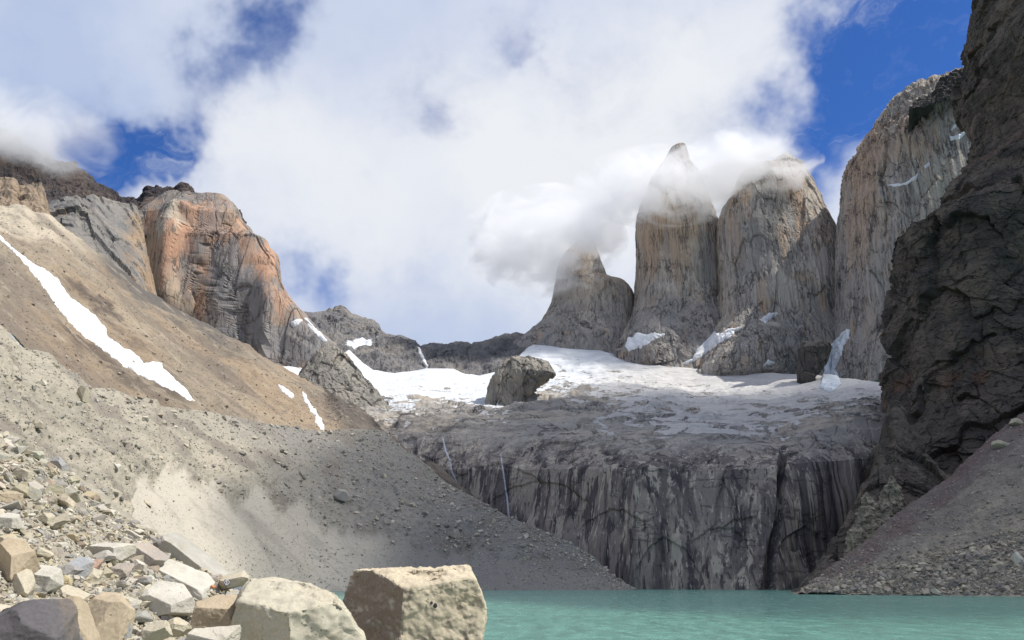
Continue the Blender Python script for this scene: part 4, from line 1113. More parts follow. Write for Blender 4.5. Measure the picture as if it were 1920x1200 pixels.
def build_boulders():
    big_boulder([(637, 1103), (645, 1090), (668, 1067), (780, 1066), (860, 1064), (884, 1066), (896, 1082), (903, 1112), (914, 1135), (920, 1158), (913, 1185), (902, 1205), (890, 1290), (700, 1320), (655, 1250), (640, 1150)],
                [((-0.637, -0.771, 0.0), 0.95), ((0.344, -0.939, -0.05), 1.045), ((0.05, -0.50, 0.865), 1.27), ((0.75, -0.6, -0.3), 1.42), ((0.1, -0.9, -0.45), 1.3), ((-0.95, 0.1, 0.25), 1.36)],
                15.5, 1.6, (0.49, 0.42, 0.305), 'largest cream boulder in the foreground with a dark left face and two round black spots', 3, amp=0.05, shade_patina=1.0)
    big_boulder([(433, 1190), (443, 1147), (453, 1110), (470, 1087), (507, 1086), (577, 1098), (620, 1113), (642, 1128), (655, 1153), (671, 1173), (680, 1200), (680, 1260), (560, 1300), (430, 1260)],
                [((0.02, -0.41, 0.91), 0.68), ((-0.30, -0.95, -0.1), 0.80), ((0.45, -0.89, 0.0), 0.84), ((0.0, -0.88, -0.45), 0.95)],
                12.0, 1.2, (0.46, 0.42, 0.325), 'second largest cream boulder with a sloping flat top beside the largest boulder', 8, amp=0.04)
    H = hero
    H(395, 1158, 104, 88, TAN, 'brown stained boulder with a grey patch left of the sloping topped boulder', 21, planes=[((0, -.95, -.1), .55), ((-.9, -.3, .1), .8), ((.9, -.2, .2), .85), ((.05, -.45, .9), .62), ((0, 0, -1), .8), ((0, 1, 0), .8), ((-.5, -.6, .6), .85)], D=12.6)
    H(303, 1130, 106, 76, PALE, 'white flat topped block with a grey front and a small orange stone on it', 22, planes=[((.12, -.60, .80), .50), ((-.25, -.95, -.1), .62), ((.85, -.45, 0), .78), ((-.9, 0, .1), .85), ((0, 0, -1), .7), ((0, 1, .2), .8), ((.4, -.2, -.8), .7)], roll=R(8))
    H(330, 1088, 140, 52, PALE, 'long pale slab lying slanted behind the white flat topped block', 23, planes=[((.0, -.45, .9), .42), ((-.1, -1, -.1), .6), ((.9, 0, .2), .9), ((-.9, -.1, 0), .92), ((0, 0, -1), .6), ((0, 1, .2), .8)], roll=R(22))
    H(194, 1037, 82, 46, PALE, 'pale block with a deep dark hollow under it in the middle of the rubble', 24, planes=[((.05, -.3, .95), .62), ((-.1, -1, -.25), .6), ((.9, -.3, 0), .8), ((-.9, 0, .2), .9), ((0.1, -.3, -.95), .6), ((0, 1, 0), .8)])
    H(76, 1087, 66, 58, PALE, 'white boulder with a rough grey lower half near the left edge', 25, planes=[((.1, -.45, .9), .55), ((-.1, -1, -.1), .68), ((.9, -.2, .2), .8), ((-.9, 0, .2), .82), ((0, 0, -1), .8)])
    H(36, 1096, 42, 62, CREAM, 'tall yellowish boulder leaning between the white boulder and the dark purple rock', 26, roll=R(-22), planes=[((-.3, -.9, .1), .65), ((.6, -.6, .4), .7), ((0, -.2, 1), .85), ((-.9, 0, 0), .8)])
    H(8, 1050, 92, 88, TAN, 'brown boulder cut off by the left edge with a black shaded side', 27, planes=[((.25, -.4, .88), .55), ((-.65, -.75, -.1), .35), ((.8, -.5, .1), .75), ((0, 0, -1), .8)])
    H(22, 1190, 190, 170, PURP, 'dark purple grey rock filling the bottom left corner', 28, D=7.4, planes=[((.55, -.45, .70), .62), ((-.2, -.9, .35), .66), ((.3, -.95, 0), .72), ((-.6, -.3, .75), .66), ((.9, 0, .1), .85), ((.1, -.5, .85), .72)], rough=0.07)
    H(104, 1172, 92, 130, TAN, 'tan slab sloping down beside the dark purple rock', 29, D=8.6, roll=R(-30), planes=[((.2, -.75, .62), .5), ((-.4, -.9, 0), .6), ((.9, -.1, 0), .8), ((0, 0, 1), .9)])
    H(178, 1170, 116, 120, TAN, 'tan block split by a straight vertical crack', 30, D=9.2, planes=[((-.25, -.85, .45), .52), ((.55, -.8, .15), .62), ((0.05, -.25, .95), .78), ((.95, -.1, 0), .82), ((-.8, -.2, .5), .74)])
    H(122, 1204, 50, 56, DARK, 'small dark speckled rock at the foot of the tan slabs', 31, D=8.0, nplanes=16, lo=.75, hi=.95)
    H(140, 1066, 56, 44, BLUE, 'bluish grey slab wedged against a pinkish stone', 32, planes=[((-.2, -.6, .75), .45), ((.8, -.6, .1), .6), ((-.9, 0, .3), .8), ((0, 0, -1), .7)], roll=R(12))
    H(170, 1066, 26, 36, (0.36, 0.25, 0.19), 'pinkish brown stone right of the bluish slab', 33)
    H(222, 1072, 40, 34, PINK, 'rounded brownish stone in the shadow of the pale hollowed block', 34, nplanes=16, lo=.7, hi=.9)
    H(324, 1176, 52, 38, CREAM, 'rounded cream stone under the white flat topped block', 35, nplanes=18, lo=.75, hi=.95, D=9.6)
    H(284, 1186, 62, 46, CREAM, 'lumpy cream boulder at the bottom left of the rounded cream stone', 36, D=9.0)
    H(385, 1202, 96, 56, PALE, 'pale grey boulder at the bottom edge under the brown stained boulder', 37, D=9.4, planes=[((.1, -.5, .85), .5), ((-.3, -.95, 0), .6), ((.9, -.2, 0), .85), ((-.9, 0, .2), .85)])
    H(232, 1176, 40, 44, GREY, 'grey angular stone right of the split tan block', 38, D=9.4)
    H(268, 1042, 78, 40, PINK, 'pinkish grey slab dipping to the right behind the rubble', 39, roll=R(28), planes=[((.0, -.4, .9), .5), ((-.1, -1, -.1), .6), ((0, 0, -1), .6)])
    H(436, 1090, 62, 36, CREAM, 'pale boulder standing right behind the small sign', 40, roll=R(-14), D=26, planes=[((.0, -.5, .85), .55), ((-.1, -1, -.1), .6), ((0, 0, -1), .6)])
    H(394, 1092, 40, 32, PINK, 'pinkish grey stone just left of the small sign', 41, D=26)
    H(350, 1046, 150, 40, (0.38, 0.36, 0.31), 'long smooth beige slab on the crest of the foreground slope', 42, roll=R(33), D=33, planes=[((.0, -.5, .85), .5), ((-.1, -1, -.1), .6)], rough=.025)
    H(116, 1092, 28, 28, YELL, 'yellow rounded stone right of the white boulder', 43, nplanes=18, lo=.75, hi=.95)
    H(304, 1101, 24, 13, ORNG, 'small bright orange stone lying on the white flat topped block', 44, D=None, name='stone', cat='stone')
    H(226, 1098, 28, 20, PALE, 'small white stone between the white boulder and the flat topped block', 45, name='stone', cat='stone')
    H(130, 1118, 56, 32, CREAM, 'cream slab behind the tan slabs', 46, planes=[((.1, -.5, .85), .45), ((0, -1, -.1), .6), ((0, 0, -1), .6)], roll=R(14))
    H(14, 978, 48, 36, PALE, 'white boulder with a dark gap beneath it at the left edge', 47, planes=[((.1, -.4, .9), .6), ((0, -1, -.1), .7), ((0, 0, -1), .6)])
    H(16, 934, 52, 34, TAN, 'tan boulder at the left edge above the white one', 48)
    H(84, 974, 40, 26, CREAM, 'cream boulder in the rubble right of the white edge boulder', 49)
    H(110, 870, 44, 20, GREY, 'grey flat stone near the top of the rubble slope', 50, roll=R(24))
    H(38, 892, 44, 26, CREAM, 'cream flat stone high on the rubble slope', 51, roll=R(18))
    H(398, 1100, 12, 8, ORNG, 'tiny orange stone left of the sign post', 52, D=25, name='stone', cat='stone')
    # single blocks far off on the moraine and the scree
    m = dict(host='moraine', mat=m_farstone2, sub=3)
    H(152, 738, 26, 32, (0.40, 0.36, 0.27), 'pale boulder jutting from the moraine crest with a shadow under it', 60, **m)
    H(66, 793, 24, 18, (0.38, 0.34, 0.26), 'single pale boulder half way up the moraine on the left', 61, **m)
    H(217, 874, 16, 17, PALE, 'small white boulder on the moraine above the sand fan', 62, **m)
    H(244, 877, 12, 13, CREAM, 'small cream boulder right of the white one above the sand fan', 63, **m)
    H(637, 928, 38, 28, (0.33, 0.31, 0.28), 'large grey boulder half buried in the shaded moraine', 64, **m)
    H(852, 1001, 24, 20, (0.34, 0.31, 0.26), 'big boulder low on the shaded moraine above the far shore', 65, **m)
    H(414, 921, 14, 9, CREAM, 'flat cream stone on the bare sand of the moraine', 66, **m)
    H(276, 944, 20, 10, CREAM, 'thin cream slab stuck in the sand fan', 67, roll=R(30), **m)
    m['host'] = 'scree_slope'
    H(1908, 1046, 26, 24, PALE, 'bright pale block on the scree at the right edge', 68, **m)
    H(1874, 832, 34, 22, (0.36, 0.32, 0.24), 'tan slab at the top of the scree under the dark wall', 69, roll=R(-34), **m)
    H(1852, 1027, 22, 10, CREAM, 'flat cream slab low on the right scree', 70, roll=R(-30), **m)
    H(1906, 790, 30, 18, (0.36, 0.32, 0.24), 'tan block where the scree meets the dark wall at the right edge', 71, roll=R(-20), **m)
m_farstone2 = stone_mat('far_boulder', False, bscale=0.8, bdist=0.25, amt=0.25)
build_boulders()

def loose_stones():
    """300 stones of the foreground one by one, the finer rubble as one mass"""
    base = []
    for k in range(14):
        V, F = stone_verts(100 + k, 3, 10, .5, .85, .06)
        base.append(mesh_np('stone', V * 0.5, None, F, smooth=False))
        base[-1].materials.append(m_stone)
    kinds = [('cream', CREAM, 38), ('pale', (0.47, 0.44, 0.37), 30), ('grey', (0.31, 0.295, 0.265), 18), ('yellowish', (0.44, 0.375, 0.245), 8), ('brown', (0.30, 0.245, 0.185), 6)]
    wts = np.array([k[2] for k in kinds], float)
    wts /= wts.sum()
    sil = lambda x: np.interp(x, [-40, 0, 120, 240, 330, 420, 470], [770, 800, 880, 980, 1030, 1085, 1110])
    n = 0
    small = []
    tries = 0
    while (n < 300 or len(small) < 7500) and tries < 40000:
        tries += 1
        px = rng.uniform(-30, 470)
        py = sil(px) + rng.uniform(0, 1) ** 1.15 * (1215 - sil(px))
        ht = cast(px, py, 'talus')
        if ht[0] is None or ht[0].y > 75:
            continue
        D = ht[0].y
        mpp = ht[3] / FPX
        big = n < 300
        t = (py - sil(px)) / (1215 - sil(px))
        if big:
            s = (11 + 26 * rng.uniform() ** 2.2) * (0.8 + 0.5 * t)
        else:
            s = min(4.0 + 3.2 * rng.pareto(2.2), 13)
        size = np.clip(s * mpp, 0.05, 1.5)
        k = rng.choice(len(kinds), p=wts)
        c = np.array(kinds[k][1]) * rng.uniform(0.72, 1.15) * (1 + rng.normal(0, 0.015, 3))
        asp = np.array([rng.uniform(.8, 1.35), rng.uniform(.8, 1.3), rng.uniform(.5, .95)])
        e = (rng.uniform(-.5, .5), rng.uniform(-.5, .5), rng.uniform(0, 6.28))
        if big:
            o = bpy.data.objects.new('stone', base[rng.integers(14)])
            C.objects.link(o)
            o.location = (ht[0].x, ht[0].y, ht[0].z + size * 0.16)
            o.scale = asp * size
            o.rotation_euler = e
            set_col(o, c)
            o['label'] = 'loose %s stone in the rubble heaped on the left foreground slope' % kinds[k][0]
            o['category'] = 'stone'
            o['group'] = '%s stones in the foreground rubble' % kinds[k][0]
            n += 1
        else:
            small.append((ht[0].x, ht[0].y, ht[0].z + size * 0.12, size, *asp, *e, *c))
    merge('rubble', np.array(small), m_rubble, 1, 'fine mixed rubble filling the gaps between the stones on the left foreground slope')

def merge(name, A, mat, sub, label, flat=False):
    """many small stones as one mass"""
    Vs, Fs, Cs = [], [], []
    off = 0
    for k in range(10):
        V, F = stone_verts(300 + k, sub, 8, .5, .85, .08)
        S = A[k::10]
        if not len(S):
            continue
        Rm = np.array([np.array(Matrix.Rotation(r[9], 3, 'Z') @ Matrix.Rotation(r[7], 3, 'X') @ Matrix.Rotation(r[8], 3, 'Y')) for r in S])
        W = V[None] * (S[:, 4:7] * S[:, 3:4] * 0.5)[:, None, :]
        W = np.einsum('nij,nvj->nvi', Rm, W) + S[:, None, :3]
        Vs.append(W.reshape(-1, 3))
        Fs.append((F[None] + (np.arange(len(S)) * len(V))[:, None, None]).reshape(-1, 3) + off)
        Cs.append(np.repeat(S[:, 10:13], len(V), 0))
        off += len(S) * len(V)
    me = mesh_np(name, np.concatenate(Vs), None, np.concatenate(Fs), smooth=False, attrs={'col': np.concatenate(Cs)})
    return link(name, me, mat, label, 'rubble', kind='stuff')
loose_stones()

def far_stones():
    A = []
    cx = [r[0] for r in crest]
    cyy = [r[1] for r in crest]
    tries = 0
    while len(A) < 9000 and tries < 30000:
        tries += 1
        px = rng.uniform(-10, 1200)
        c = np.interp(px, cx, cyy)
        py = c + rng.uniform(0.005, 1) ** 1.3 * (1105 - c)
        ht = cast(px, py, 'moraine')
        if ht[0] is None or ht[0].z < 0.5:
            continue
        fan = float(fan_mask(None, np.array([px]), np.array([py]))[0])
        low = (py > 1030)
        if rng.uniform() < fan * (0.55 if low else 0.86):
            continue
        s = min(1.6 + 1.5 * rng.pareto(2.4), 9 if fan < .5 else 3.5)
        size = s * ht[3] / FPX
        b = rng.uniform(.75, 1.25)
        base = np.array([(0.40, 0.36, 0.28), (0.33, 0.31, 0.27), (0.27, 0.25, 0.22), (0.44, 0.41, 0.34)][rng.integers(4)]) * b
        A.append((*ht[0][:2], ht[0].z + size * .1, size, rng.uniform(.8, 1.4), rng.uniform(.8, 1.3), rng.uniform(.55, 1), rng.uniform(-.5, .5), rng.uniform(-.5, .5), rng.uniform(0, 6.28), *base))
    merge('debris', np.array(A), m_farstone, 1, 'countless small boulders strewn over the moraine slope', True)
    A = []
    tries = 0
    while len(A) < 3500 and tries < 20000:
        tries += 1
        px = rng.uniform(0, 640)
        t0 = up_top_y(px)
        b0 = np.interp(px, cx, cyy)
        py = t0 + rng.uniform(.04, 1) * (b0 - t0)
        ht = cast(px, py, 'hillside')
        if ht[0] is None:
            continue
        s = min(1.0 + 0.7 * rng.pareto(2.6), 5)
        size = s * ht[3] / FPX
        col = np.array([(0.17, 0.14, 0.12), (0.27, 0.23, 0.18), (0.38, 0.33, 0.26), (0.21, 0.18, 0.15)][rng.integers(4)]) * rng.uniform(.75, 1.2)
        A.append((*ht[0][:2], ht[0].z + size * .1, size, rng.uniform(.8, 1.5), rng.uniform(.8, 1.3), rng.uniform(.55, 1), rng.uniform(-.5, .5), rng.uniform(-.5, .5), rng.uniform(0, 6.28), *col))
    merge('debris', np.array(A), m_farstone, 1, 'dark and tan blocks scattered over the brown hillside beside the snow gully', True)
    A = []
    tries = 0
    while len(A) < 8000 and tries < 30000:
        tries += 1
        px = rng.uniform(1505, 1925)
        t0 = sc_top_y(px)
        b0 = 1110 + (px - 1500) * .016
        py = t0 + rng.uniform() ** .7 * (b0 - t0)
        ht = cast(px, py, 'scree_slope')
        if ht[0] is None or ht[0].z < 0.2:
            continue
        band = (py - t0) < 55
        low = sstep(py - (1125 - (px - 1500) * 0.27), -40, 10)
        if rng.uniform() > 0.25 + 0.75 * low:
            continue
        s = min(1.8 + 1.4 * rng.pareto(2.4), 9) * (.8 + .5 * low)
        size = s * ht[3] / FPX
        col = np.array([(0.34, 0.30, 0.23), (0.27, 0.24, 0.20), (0.40, 0.36, 0.28), (0.22, 0.2, 0.18)][rng.integers(4)]) * rng.uniform(.75, 1.2)
        A.append((*ht[0][:2], ht[0].z + size * .1, size, rng.uniform(.8, 1.4), rng.uniform(.8, 1.3), rng.uniform(.55, 1), rng.uniform(-.5, .5), rng.uniform(-.5, .5), rng.uniform(0, 6.28), *col))
    merge('debris', np.array(A), m_farstone, 1, 'pale stones covering the lower scree along the right lake shore', True)
far_stones()

# ---------------------------------------------------------------- snow, ice and falling water draped on the rock
m_snow = bpy.data.materials.new('old_snow')
m_snow.use_nodes = True
def _snow():
    g = NT(m_snow.node_tree)
    b = m_snow.node_tree.nodes['Principled BSDF']
    pos = g.n('ShaderNodeNewGeometry').outputs['Position']
    n = g.noise(pos, 0.03, 7, 0.65, 0.5)
    g.put(b.inputs['Base Color'], g.ramp(n, [(0.3, (0.56, 0.565, 0.57)), (0.6, (0.76, 0.77, 0.78))]))
    b.inputs['Roughness'].default_value = 0.8
    h = g.noise(pos, 0.12, 6, 0.6)
    g.put(b.inputs['Normal'], g.n('ShaderNodeBump', {'Height': h, 'Strength': 0.5, 'Distance': 2.0}).outputs[0])
_snow()
m_ice = bpy.data.materials.new('blue_ice')
m_ice.use_nodes = True
def _ice():
    g = NT(m_ice.node_tree)
    b = m_ice.node_tree.nodes['Principled BSDF']
    pos = g.n('ShaderNodeNewGeometry').outputs['Position']
    n = g.noise(g.scaled(pos, (0.06, 0.03, 0.02)), 1.0, 7, 0.65, 0.8)
    g.put(b.inputs['Base Color'], g.ramp(n, [(0.3, (0.42, 0.50, 0.56)), (0.6, (0.72, 0.76, 0.79))]))
    b.inputs['Roughness'].default_value = 0.6
    g.put(b.inputs['Normal'], g.n('ShaderNodeBump', {'Height': n, 'Strength': 0.7, 'Distance': 4.0}).outputs[0])
_ice()
m_fall = bpy.data.materials.new('falling_water')
m_fall.use_nodes = True
def _fall():
    g = NT(m_fall.node_tree)
    b = m_fall.node_tree.nodes['Principled BSDF']
    pos = g.n('ShaderNodeNewGeometry').outputs['Position']
    n = g.noise(g.scaled(pos, (0.5, 0.5, 0.05)), 1.0, 4, 0.6)
    g.put(b.inputs['Base Color'], g.ramp(n, [(0.3, (0.30, 0.32, 0.37)), (0.7, (0.55, 0.58, 0.64))]))
    b.inputs['Roughness'].default_value = 0.4
_fall()

def drape(name, poly, hosts, mat, label, cat, thick=2.5, step=1.0, wob=3.0, wfreq=14.0, group=None, jump=60, erode=0.0):
    poly = np.array(poly, float)
    x0, y0 = poly.min(0) - 7
    x1, y1 = poly.max(0) + 4
    xs, ys = np.arange(x0, x1, step), np.arange(y0, y1, step)
    X, Y = np.meshgrid(xs, ys)
    q = np.stack([X / wfreq, Y / wfreq, X * 0 + len(label)], -1).reshape(-1, 3)
    qx = X + fbm(q, 4, .6).reshape(X.shape) * wob
    qy = Y + fbm(q + 31, 4, .6).reshape(X.shape) * wob
    ins = np.zeros(X.shape, bool)
    dist = np.full(X.shape, 1e9)
    n = len(poly)
    for i in range(n):
        ax, ay = poly[i]
        bx, by = poly[(i + 1) % n]
        if ay != by:
            c = ((ay > qy) != (by > qy)) & (qx < (bx - ax) * (qy - ay) / (by - ay) + ax)
            ins ^= c
        L = (bx - ax) ** 2 + (by - ay) ** 2 + 1e-9
        t = np.clip(((qx - ax) * (bx - ax) + (qy - ay) * (by - ay)) / L, 0, 1)
        dist = np.minimum(dist, np.hypot(qx - ax - t * (bx - ax), qy - ay - t * (by - ay)))
    sd = np.where(ins, dist, -dist) - erode
    trees = [tree(h) for h in hosts]
    idx = -np.ones(X.shape, int)
    V = []
    org = Vector((0, 0, EYE))
    for j in range(X.shape[0]):
        for i in range(X.shape[1]):
            if sd[j, i] < -1.2 * step:
                continue
            d = Vector(ray(X[j, i], Y[j, i])).normalized()
            best = None
            for tr in trees:
                h = tr.ray_cast(org, d)
                if h[0] is not None and (best is None or h[3] < best[3]):
                    best = h
            if best is None:
                continue
            nn = best[1]
            if nn.dot(d) > 0:
                nn = -nn
            up = (nn + Vector((0, -0.3, 0.6))).normalized()
            e = np.clip(sd[j, i] / 3.0, -0.4, 1.0)
            off = thick * (0.25 + 0.75 * e) if e > 0 else thick * 0.25 + thick * e * 1.6
            idx[j, i] = len(V)
            V.append(tuple(best[0] + up * off))
    V = np.array(V)
    Q = []
    for j in range(X.shape[0] - 1):
        for i in range(X.shape[1] - 1):
            f = [idx[j, i], idx[j, i + 1], idx[j + 1, i + 1], idx[j + 1, i]]
            if min(f) >= 0:
                yy = V[f, 1]
                if yy.max() - yy.min() < jump:
                    Q.append(f)
    if not Q:
        return
    lab = list(range(len(V)))
    def root_(a):
        while lab[a] != a:
            lab[a] = lab[lab[a]]
            a = lab[a]
        return a
    for f in Q:
        r0 = root_(f[0])
        for b in f[1:]:
            lab[root_(b)] = r0
    cnt = {}
    for f in Q:
        r0 = root_(f[0])
        cnt[r0] = cnt.get(r0, 0) + 1
    top = max(cnt, key=cnt.get)
    Q = [f for f in Q if root_(f[0]) == top]
    used = sorted({v for f in Q for v in f})
    rm = {v: k for k, v in enumerate(used)}
    V = V[used]
    Q = [[rm[v] for v in f] for f in Q]
    me = mesh_np(name, V, np.array(Q))
    return link(name, me, mat, label, cat, group)

def build_snow():
    d = drape
    d('snow_gully', [(-24, 418), (0, 440), (28, 467), (50, 485), (85, 505), (110, 525), (115, 535), (130, 555), (150, 570), (175, 588), (200, 615), (202, 630), (215, 640), (240, 655), (262, 668), (270, 683), (285, 677), (303, 678), (306, 690), (330, 712), (352, 732), (366, 752), (352, 750), (330, 735), (300, 722), (270, 708), (230, 685), (190, 655), (150, 625), (105, 575), (90, 550), (55, 505), (25, 472), (0, 450), (-24, 432)],
      ['hillside'], m_snow, 'long narrow strip of snow lying in the gully of the brown hillside', 'snow strip', thick=1.6, step=1.2, erode=0.8, wob=2.2)
    d('snow_strip', [(566, 733), (574, 740), (582, 757), (596, 775), (607, 795), (606, 806), (597, 803), (590, 780), (578, 762), (566, 742)], ['hillside', 'moraine'], m_snow, 'crooked snow strip at the foot of the brown hillside', 'snow strip', thick=2)
    d('snow_strip', [(520, 720), (532, 724), (545, 736), (550, 746), (538, 741), (526, 730)], ['hillside'], m_snow, 'short snow strip just left of the crooked one', 'snow strip', thick=2)
    tw = ['rock_tower', 'rock_tower2', 'rock_tower3', 'buttress', 'buttress2']
    d('snow_field', [(1172, 648), (1180, 632), (1200, 626), (1247, 625), (1238, 634), (1222, 640), (1200, 652), (1180, 658)], tw, m_snow, 'white snow field on the foot of the tallest tower', 'snow field', thick=5)
    d('snow_field', [(1280, 680), (1298, 672), (1310, 652), (1330, 634), (1340, 622), (1350, 628), (1370, 616), (1394, 614), (1384, 622), (1362, 636), (1345, 648), (1328, 662), (1310, 672), (1290, 684)], tw, m_snow, 'slanting snow ramp between the tallest and the broad tower', 'snow field', thick=5)
    d('snow_patch', [(1426, 600), (1438, 588), (1456, 586), (1460, 588), (1446, 598), (1434, 604)], tw, m_snow, 'small bright snow patch on the face of the broad tower', 'snow patch', thick=4)
    d('snow_patch', [(1430, 690), (1440, 674), (1453, 680), (1445, 684), (1436, 684)], tw, m_snow, 'tiny snow patch low on the broad tower', 'snow patch', thick=3, wob=1.5)
    d('ice_tongue', [(1588, 616), (1594, 618), (1592, 632), (1582, 648), (1578, 668), (1566, 690), (1577, 722), (1556, 735), (1535, 728), (1545, 700), (1550, 676), (1552, 650), (1570, 634)], tw + ['rock_peak', 'bench'], m_ice, 'bluish ice tongue squeezed between the broad tower and the serrated peak', 'ice tongue', thick=5, jump=300)
    d('snow_ledge', [(1663, 347), (1690, 344), (1705, 338), (1721, 325), (1718, 336), (1700, 346), (1680, 350)], ['rock_peak'], m_snow, 'curved snow ledge on the face of the serrated peak', 'snow ledge', thick=3, wob=1.5)
    d('snow_ledge', [(1733, 312), (1742, 303), (1744, 308), (1736, 315)], ['rock_peak'], m_snow, 'tiny snow ledge right above the curved one', 'snow ledge', thick=3, wob=1.5)
    d('snow_ledge', [(1780, 256), (1795, 254), (1808, 246), (1822, 238), (1818, 244), (1800, 260), (1784, 264)], ['rock_peak'], m_snow, 'snow ledge high on the serrated peak beside the dark pillar', 'snow ledge', thick=3, wob=1.5)
    d('snow_ledge', [(1782, 244), (1790, 234), (1799, 227), (1796, 234), (1786, 246)], ['rock_peak'], m_snow, 'topmost snow ledge of the serrated peak', 'snow ledge', thick=3, wob=1.5)
    d('snow_couloir', [(570, 598), (574, 597), (590, 615), (606, 630), (612, 640), (606, 642), (594, 628), (580, 612)], ['mountain_ridge', 'orange_peak'], m_snow, 'straight snow couloir right of the orange peak', 'snow couloir', thick=5, wob=1.5)
    d('snow_couloir', [(782, 650), (786, 652), (796, 672), (803, 686), (800, 692), (794, 680)], ['mountain_ridge'], m_snow, 'thin snow couloir splitting the low ridge', 'snow couloir', thick=5, wob=1.5)
    d('snow_patch', [(545, 604), (560, 598), (567, 598), (558, 610), (550, 614)], ['orange_peak', 'mountain_ridge'], m_snow, 'hook shaped snow patch at the foot of the orange peak', 'snow patch', thick=4, wob=2)
    d('waterfall', [(938, 852), (940, 852), (946.5, 900), (952.5, 940), (955.5, 972), (953, 972), (949.7, 935), (944.2, 896)], ['cliff'], m_fall, 'straight thin waterfall on the streaked cliff', 'waterfall', thick=0.6, step=.5, wob=.4)
    d('waterfall', [(829, 820), (831, 820), (837, 845), (845, 864), (848.5, 884), (858, 905), (862, 922), (859, 920), (854.5, 903), (845.5, 883), (842, 863), (834, 846)], ['cliff'], m_fall, 'crooked thin waterfall left of the straight one', 'waterfall', thick=0.6, step=.5, wob=.6)
build_snow()

# ---------------------------------------------------------------- small sign between the boulders
def plain(name, col, rough=0.6):
    mat = bpy.data.materials.new(name)
    mat.use_nodes = True
    g = NT(mat.node_tree)
    b = mat.node_tree.nodes['Principled BSDF']
    n = g.noise(g.n('ShaderNodeNewGeometry').outputs['Position'], 30, 4, .6)
    g.put(b.inputs['Base Color'], g.mix(g.m('MULTIPLY', n, .25), col, tuple(c * .6 for c in col)))
    b.inputs['Roughness'].default_value = rough
    return mat
def build_spots():
    o = next(x for x in bpy.data.objects if x.get('label', '').startswith('largest cream boulder'))
    me = o.data
    V = np.zeros(len(me.vertices) * 3, np.float32)
    me.vertices.foreach_get('co', V)
    V = V.reshape(-1, 3) + np.array(o.location)
    F = [tuple(p.vertices) for p in me.polygons]
    tr = BVHTree.FromPolygons(V.tolist(), F)
    mt = plain('spot_black', (0.02, 0.02, 0.022), 0.9)  # colour of the two flattened black blobs on the boulder's face
    for px, py, r in ((809, 1130, 2.6), (816, 1135.5, 4.0)):
        d = Vector(ray(px, py)).normalized()
        h = tr.ray_cast(Vector((0, 0, EYE)), d)
        if h[0] is None:
            continue
        r = r * h[3] / FPX
        W, Fi = ICO[3]
        W = W * (1 + 0.25 * fbm(W * 2 + px, 3))[:, None] * np.array([r, r, r * 0.3])
        M = np.array(h[1].to_track_quat('Z', 'Y').to_matrix())
        W = W @ M.T
        sp = link('black_spot', mesh_np('black_spot', W, None, Fi), mt, parent=o)
        sp.location = h[0] - o.location
def build_sign():
    D = 22.0
    e = D / FPX * 1.05
    foot_ = at(421.5, 1119, D)
    root = bpy.data.objects.new('sign', None)
    C.objects.link(root)
    root.location = foot_
    tag(root, 'small square trail sign with a white ring on a dark post between the boulders', 'sign')
    mdk, mwh = plain('dark_paint', (0.035, 0.03, 0.028)), plain('white_paint', (0.74, 0.72, 0.74))
    def part(nm, bm, mat, parent=root):
        me = bpy.data.meshes.new(nm)
        bm.to_mesh(me)
        bm.free()
        me.materials.append(mat)
        o = bpy.data.objects.new(nm, me)
        C.objects.link(o)
        o.parent = parent
        return o
    bm = bmesh.new()
    bmesh.ops.create_cone(bm, cap_ends=True, segments=12, radius1=.75 * e, radius2=.62 * e, depth=22 * e, matrix=Matrix.Translation((0.3 * e, 0, 11 * e)))
    part('post', bm, mdk)
    pz = 23.0 * e
    bm = bmesh.new()
    bmesh.ops.create_cube(bm, size=1, matrix=Matrix.Translation((1.6 * e, -1.1 * e, pz)) @ Matrix.Diagonal((9.6 * e, .8 * e, 9.0 * e, 1)))
    bmesh.ops.bevel(bm, geom=bm.edges[:], offset=.2 * e, segments=2, affect='EDGES')
    plate = part('plate', bm, mdk)
    def ring(r0, r1, a0, a1, y, nm, mat):
        bm = bmesh.new()
        N = 40
        fr = []
        for k in range(N + 1):
            a = a0 + (a1 - a0) * k / N
            fr.append([bm.verts.new((1.6 * e + r * math.cos(a), yy, pz + r * math.sin(a))) for r, yy in ((r0, y), (r1, y), (r1, y - .25 * e), (r0, y - .25 * e))])
        for k in range(N):
            for i in range(4):
                bm.faces.new([fr[k][i], fr[k][(i + 1) % 4], fr[k + 1][(i + 1) % 4], fr[k + 1][i]])
        bmesh.ops.recalc_face_normals(bm, faces=bm.faces)
        return part(nm, bm, mat, plate)
    ring(0.01 * e, 4.5 * e, 0, 2 * math.pi, -1.52 * e, 'ring', mwh)
    ring(1.7 * e, 2.7 * e, R(-60), R(75), -1.8 * e, 'emblem', mdk)
    ring(1.5 * e, 2.9 * e, R(150), R(215), -1.8 * e, 'emblem', mdk)
build_spots()
build_sign()

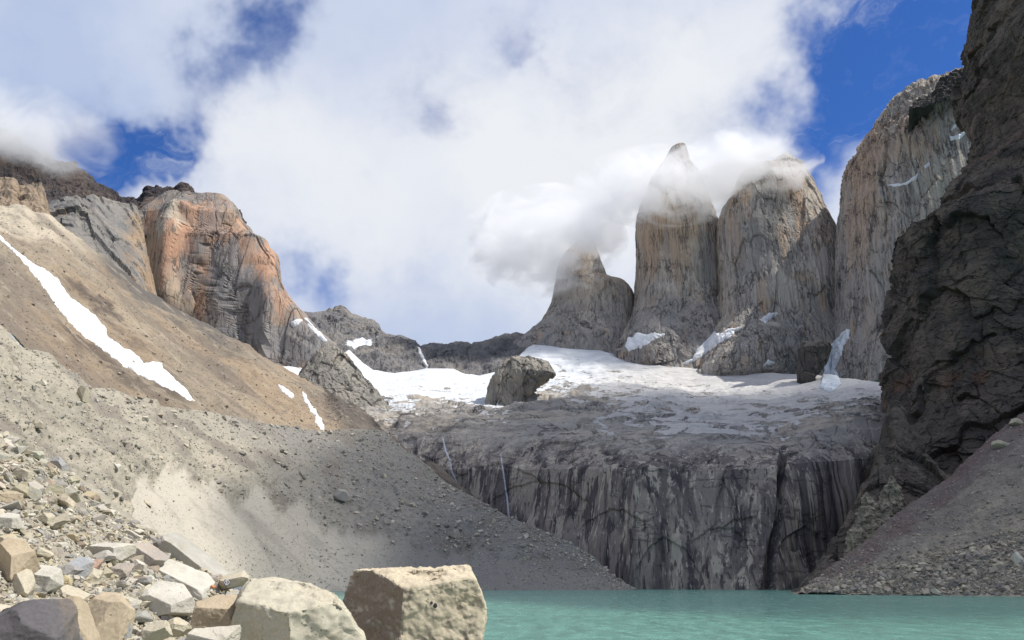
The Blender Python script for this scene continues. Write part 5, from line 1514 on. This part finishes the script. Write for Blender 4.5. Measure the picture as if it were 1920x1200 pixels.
# ---------------------------------------------------------------- clouds that touch the mountains, and the one that shades the valley
def cloud_mat(name, dens, nscale, lo, hi, even=False):
    mat = bpy.data.materials.new(name)
    mat.use_nodes = True
    nt = mat.node_tree
    nt.nodes.remove(nt.nodes['Principled BSDF'])
    g = NT(nt)
    vol = g.n('ShaderNodeVolumePrincipled', {'Color': (1, 1, 1), 'Anisotropy': 0.25})
    if even:
        vol.inputs['Density'].default_value = dens
    else:
        pos = g.n('ShaderNodeNewGeometry').outputs['Position']
        oc = g.n('ShaderNodeTexCoord').outputs['Object']
        n = g.noise(g.scaled(pos, (0.75, 0.75, 1.25)), nscale, 6, 0.6, 0.9)
        r = g.v('LENGTH', oc, out=1)
        e = g.m('SUBTRACT', g.m('MULTIPLY_ADD', n, 4.0, -0.90), g.m('MULTIPLY', r, 1.05))
        f = g.step(e, lo, hi)
        g.put(vol.inputs['Density'], g.m('MULTIPLY', f, dens))
    nt.links.new(vol.outputs[0], nt.nodes['Material Output'].inputs['Volume'])
    return mat
m_thin = cloud_mat('thin_mist', 0.02, 0.0085, 0.0, 1.9)
m_mist = cloud_mat('mist', 0.036, 0.0095, 0.0, 1.7)
m_cloud = cloud_mat('cloud_even', 0.011, 0, 0, 0, True)

def mist(px, py, w, h, D, depth, label, mat=m_mist):
    c = at(px, py, D)
    e = np.linalg.norm(at(px + 1, py, D) - c)
    V, F = ICO[3]
    me = mesh_np('cloud', V, None, F)
    o = link('cloud', me, mat, label, 'cloud', None, 'stuff')
    o.location = c
    o.scale = (w * e / 2, depth, h * e / 2)
    return o
mist(1020, 452, 320, 220, 2330, 190, 'white cloud hiding the left side of the short slanting spire')
mist(1240, 350, 340, 160, 2220, 140, 'white cloud wrapped round the tip of the tallest tower')
mist(1405, 308, 280, 130, 2100, 140, 'white cloud resting on the top of the broad tower')
mist(20, 255, 420, 170, 1750, 200, 'grey cloud sitting on the dark mountain shoulder', m_thin)
mist(425, 372, 150, 90, 1640, 70, 'small wisp of cloud on top of the orange peak', m_thin)

def lump(c, rad, seed, label):
    V, F = ICO[4]
    n = fbm(V * 1.3 + seed, 4, .5)
    V = V * (1 + 0.45 * n)[:, None] * np.array(rad)
    me = mesh_np('cloud', V, None, F)
    o = link('cloud', me, m_cloud, label, 'cloud', None, 'stuff')
    o.location = c
    return o
def shade(x, y, h, rad, seed, label):
    """a cloud at height h whose shadow falls on the ground point x, y"""
    k = h / sun_vec.z
    return lump((x + sun_vec.x * k, y + sun_vec.y * k, h), rad, seed, label)
shade(300, 1080, 2400, (570, 820, 120), 4, 'grey cloud overhead shading the streaked cliff and the glacier')
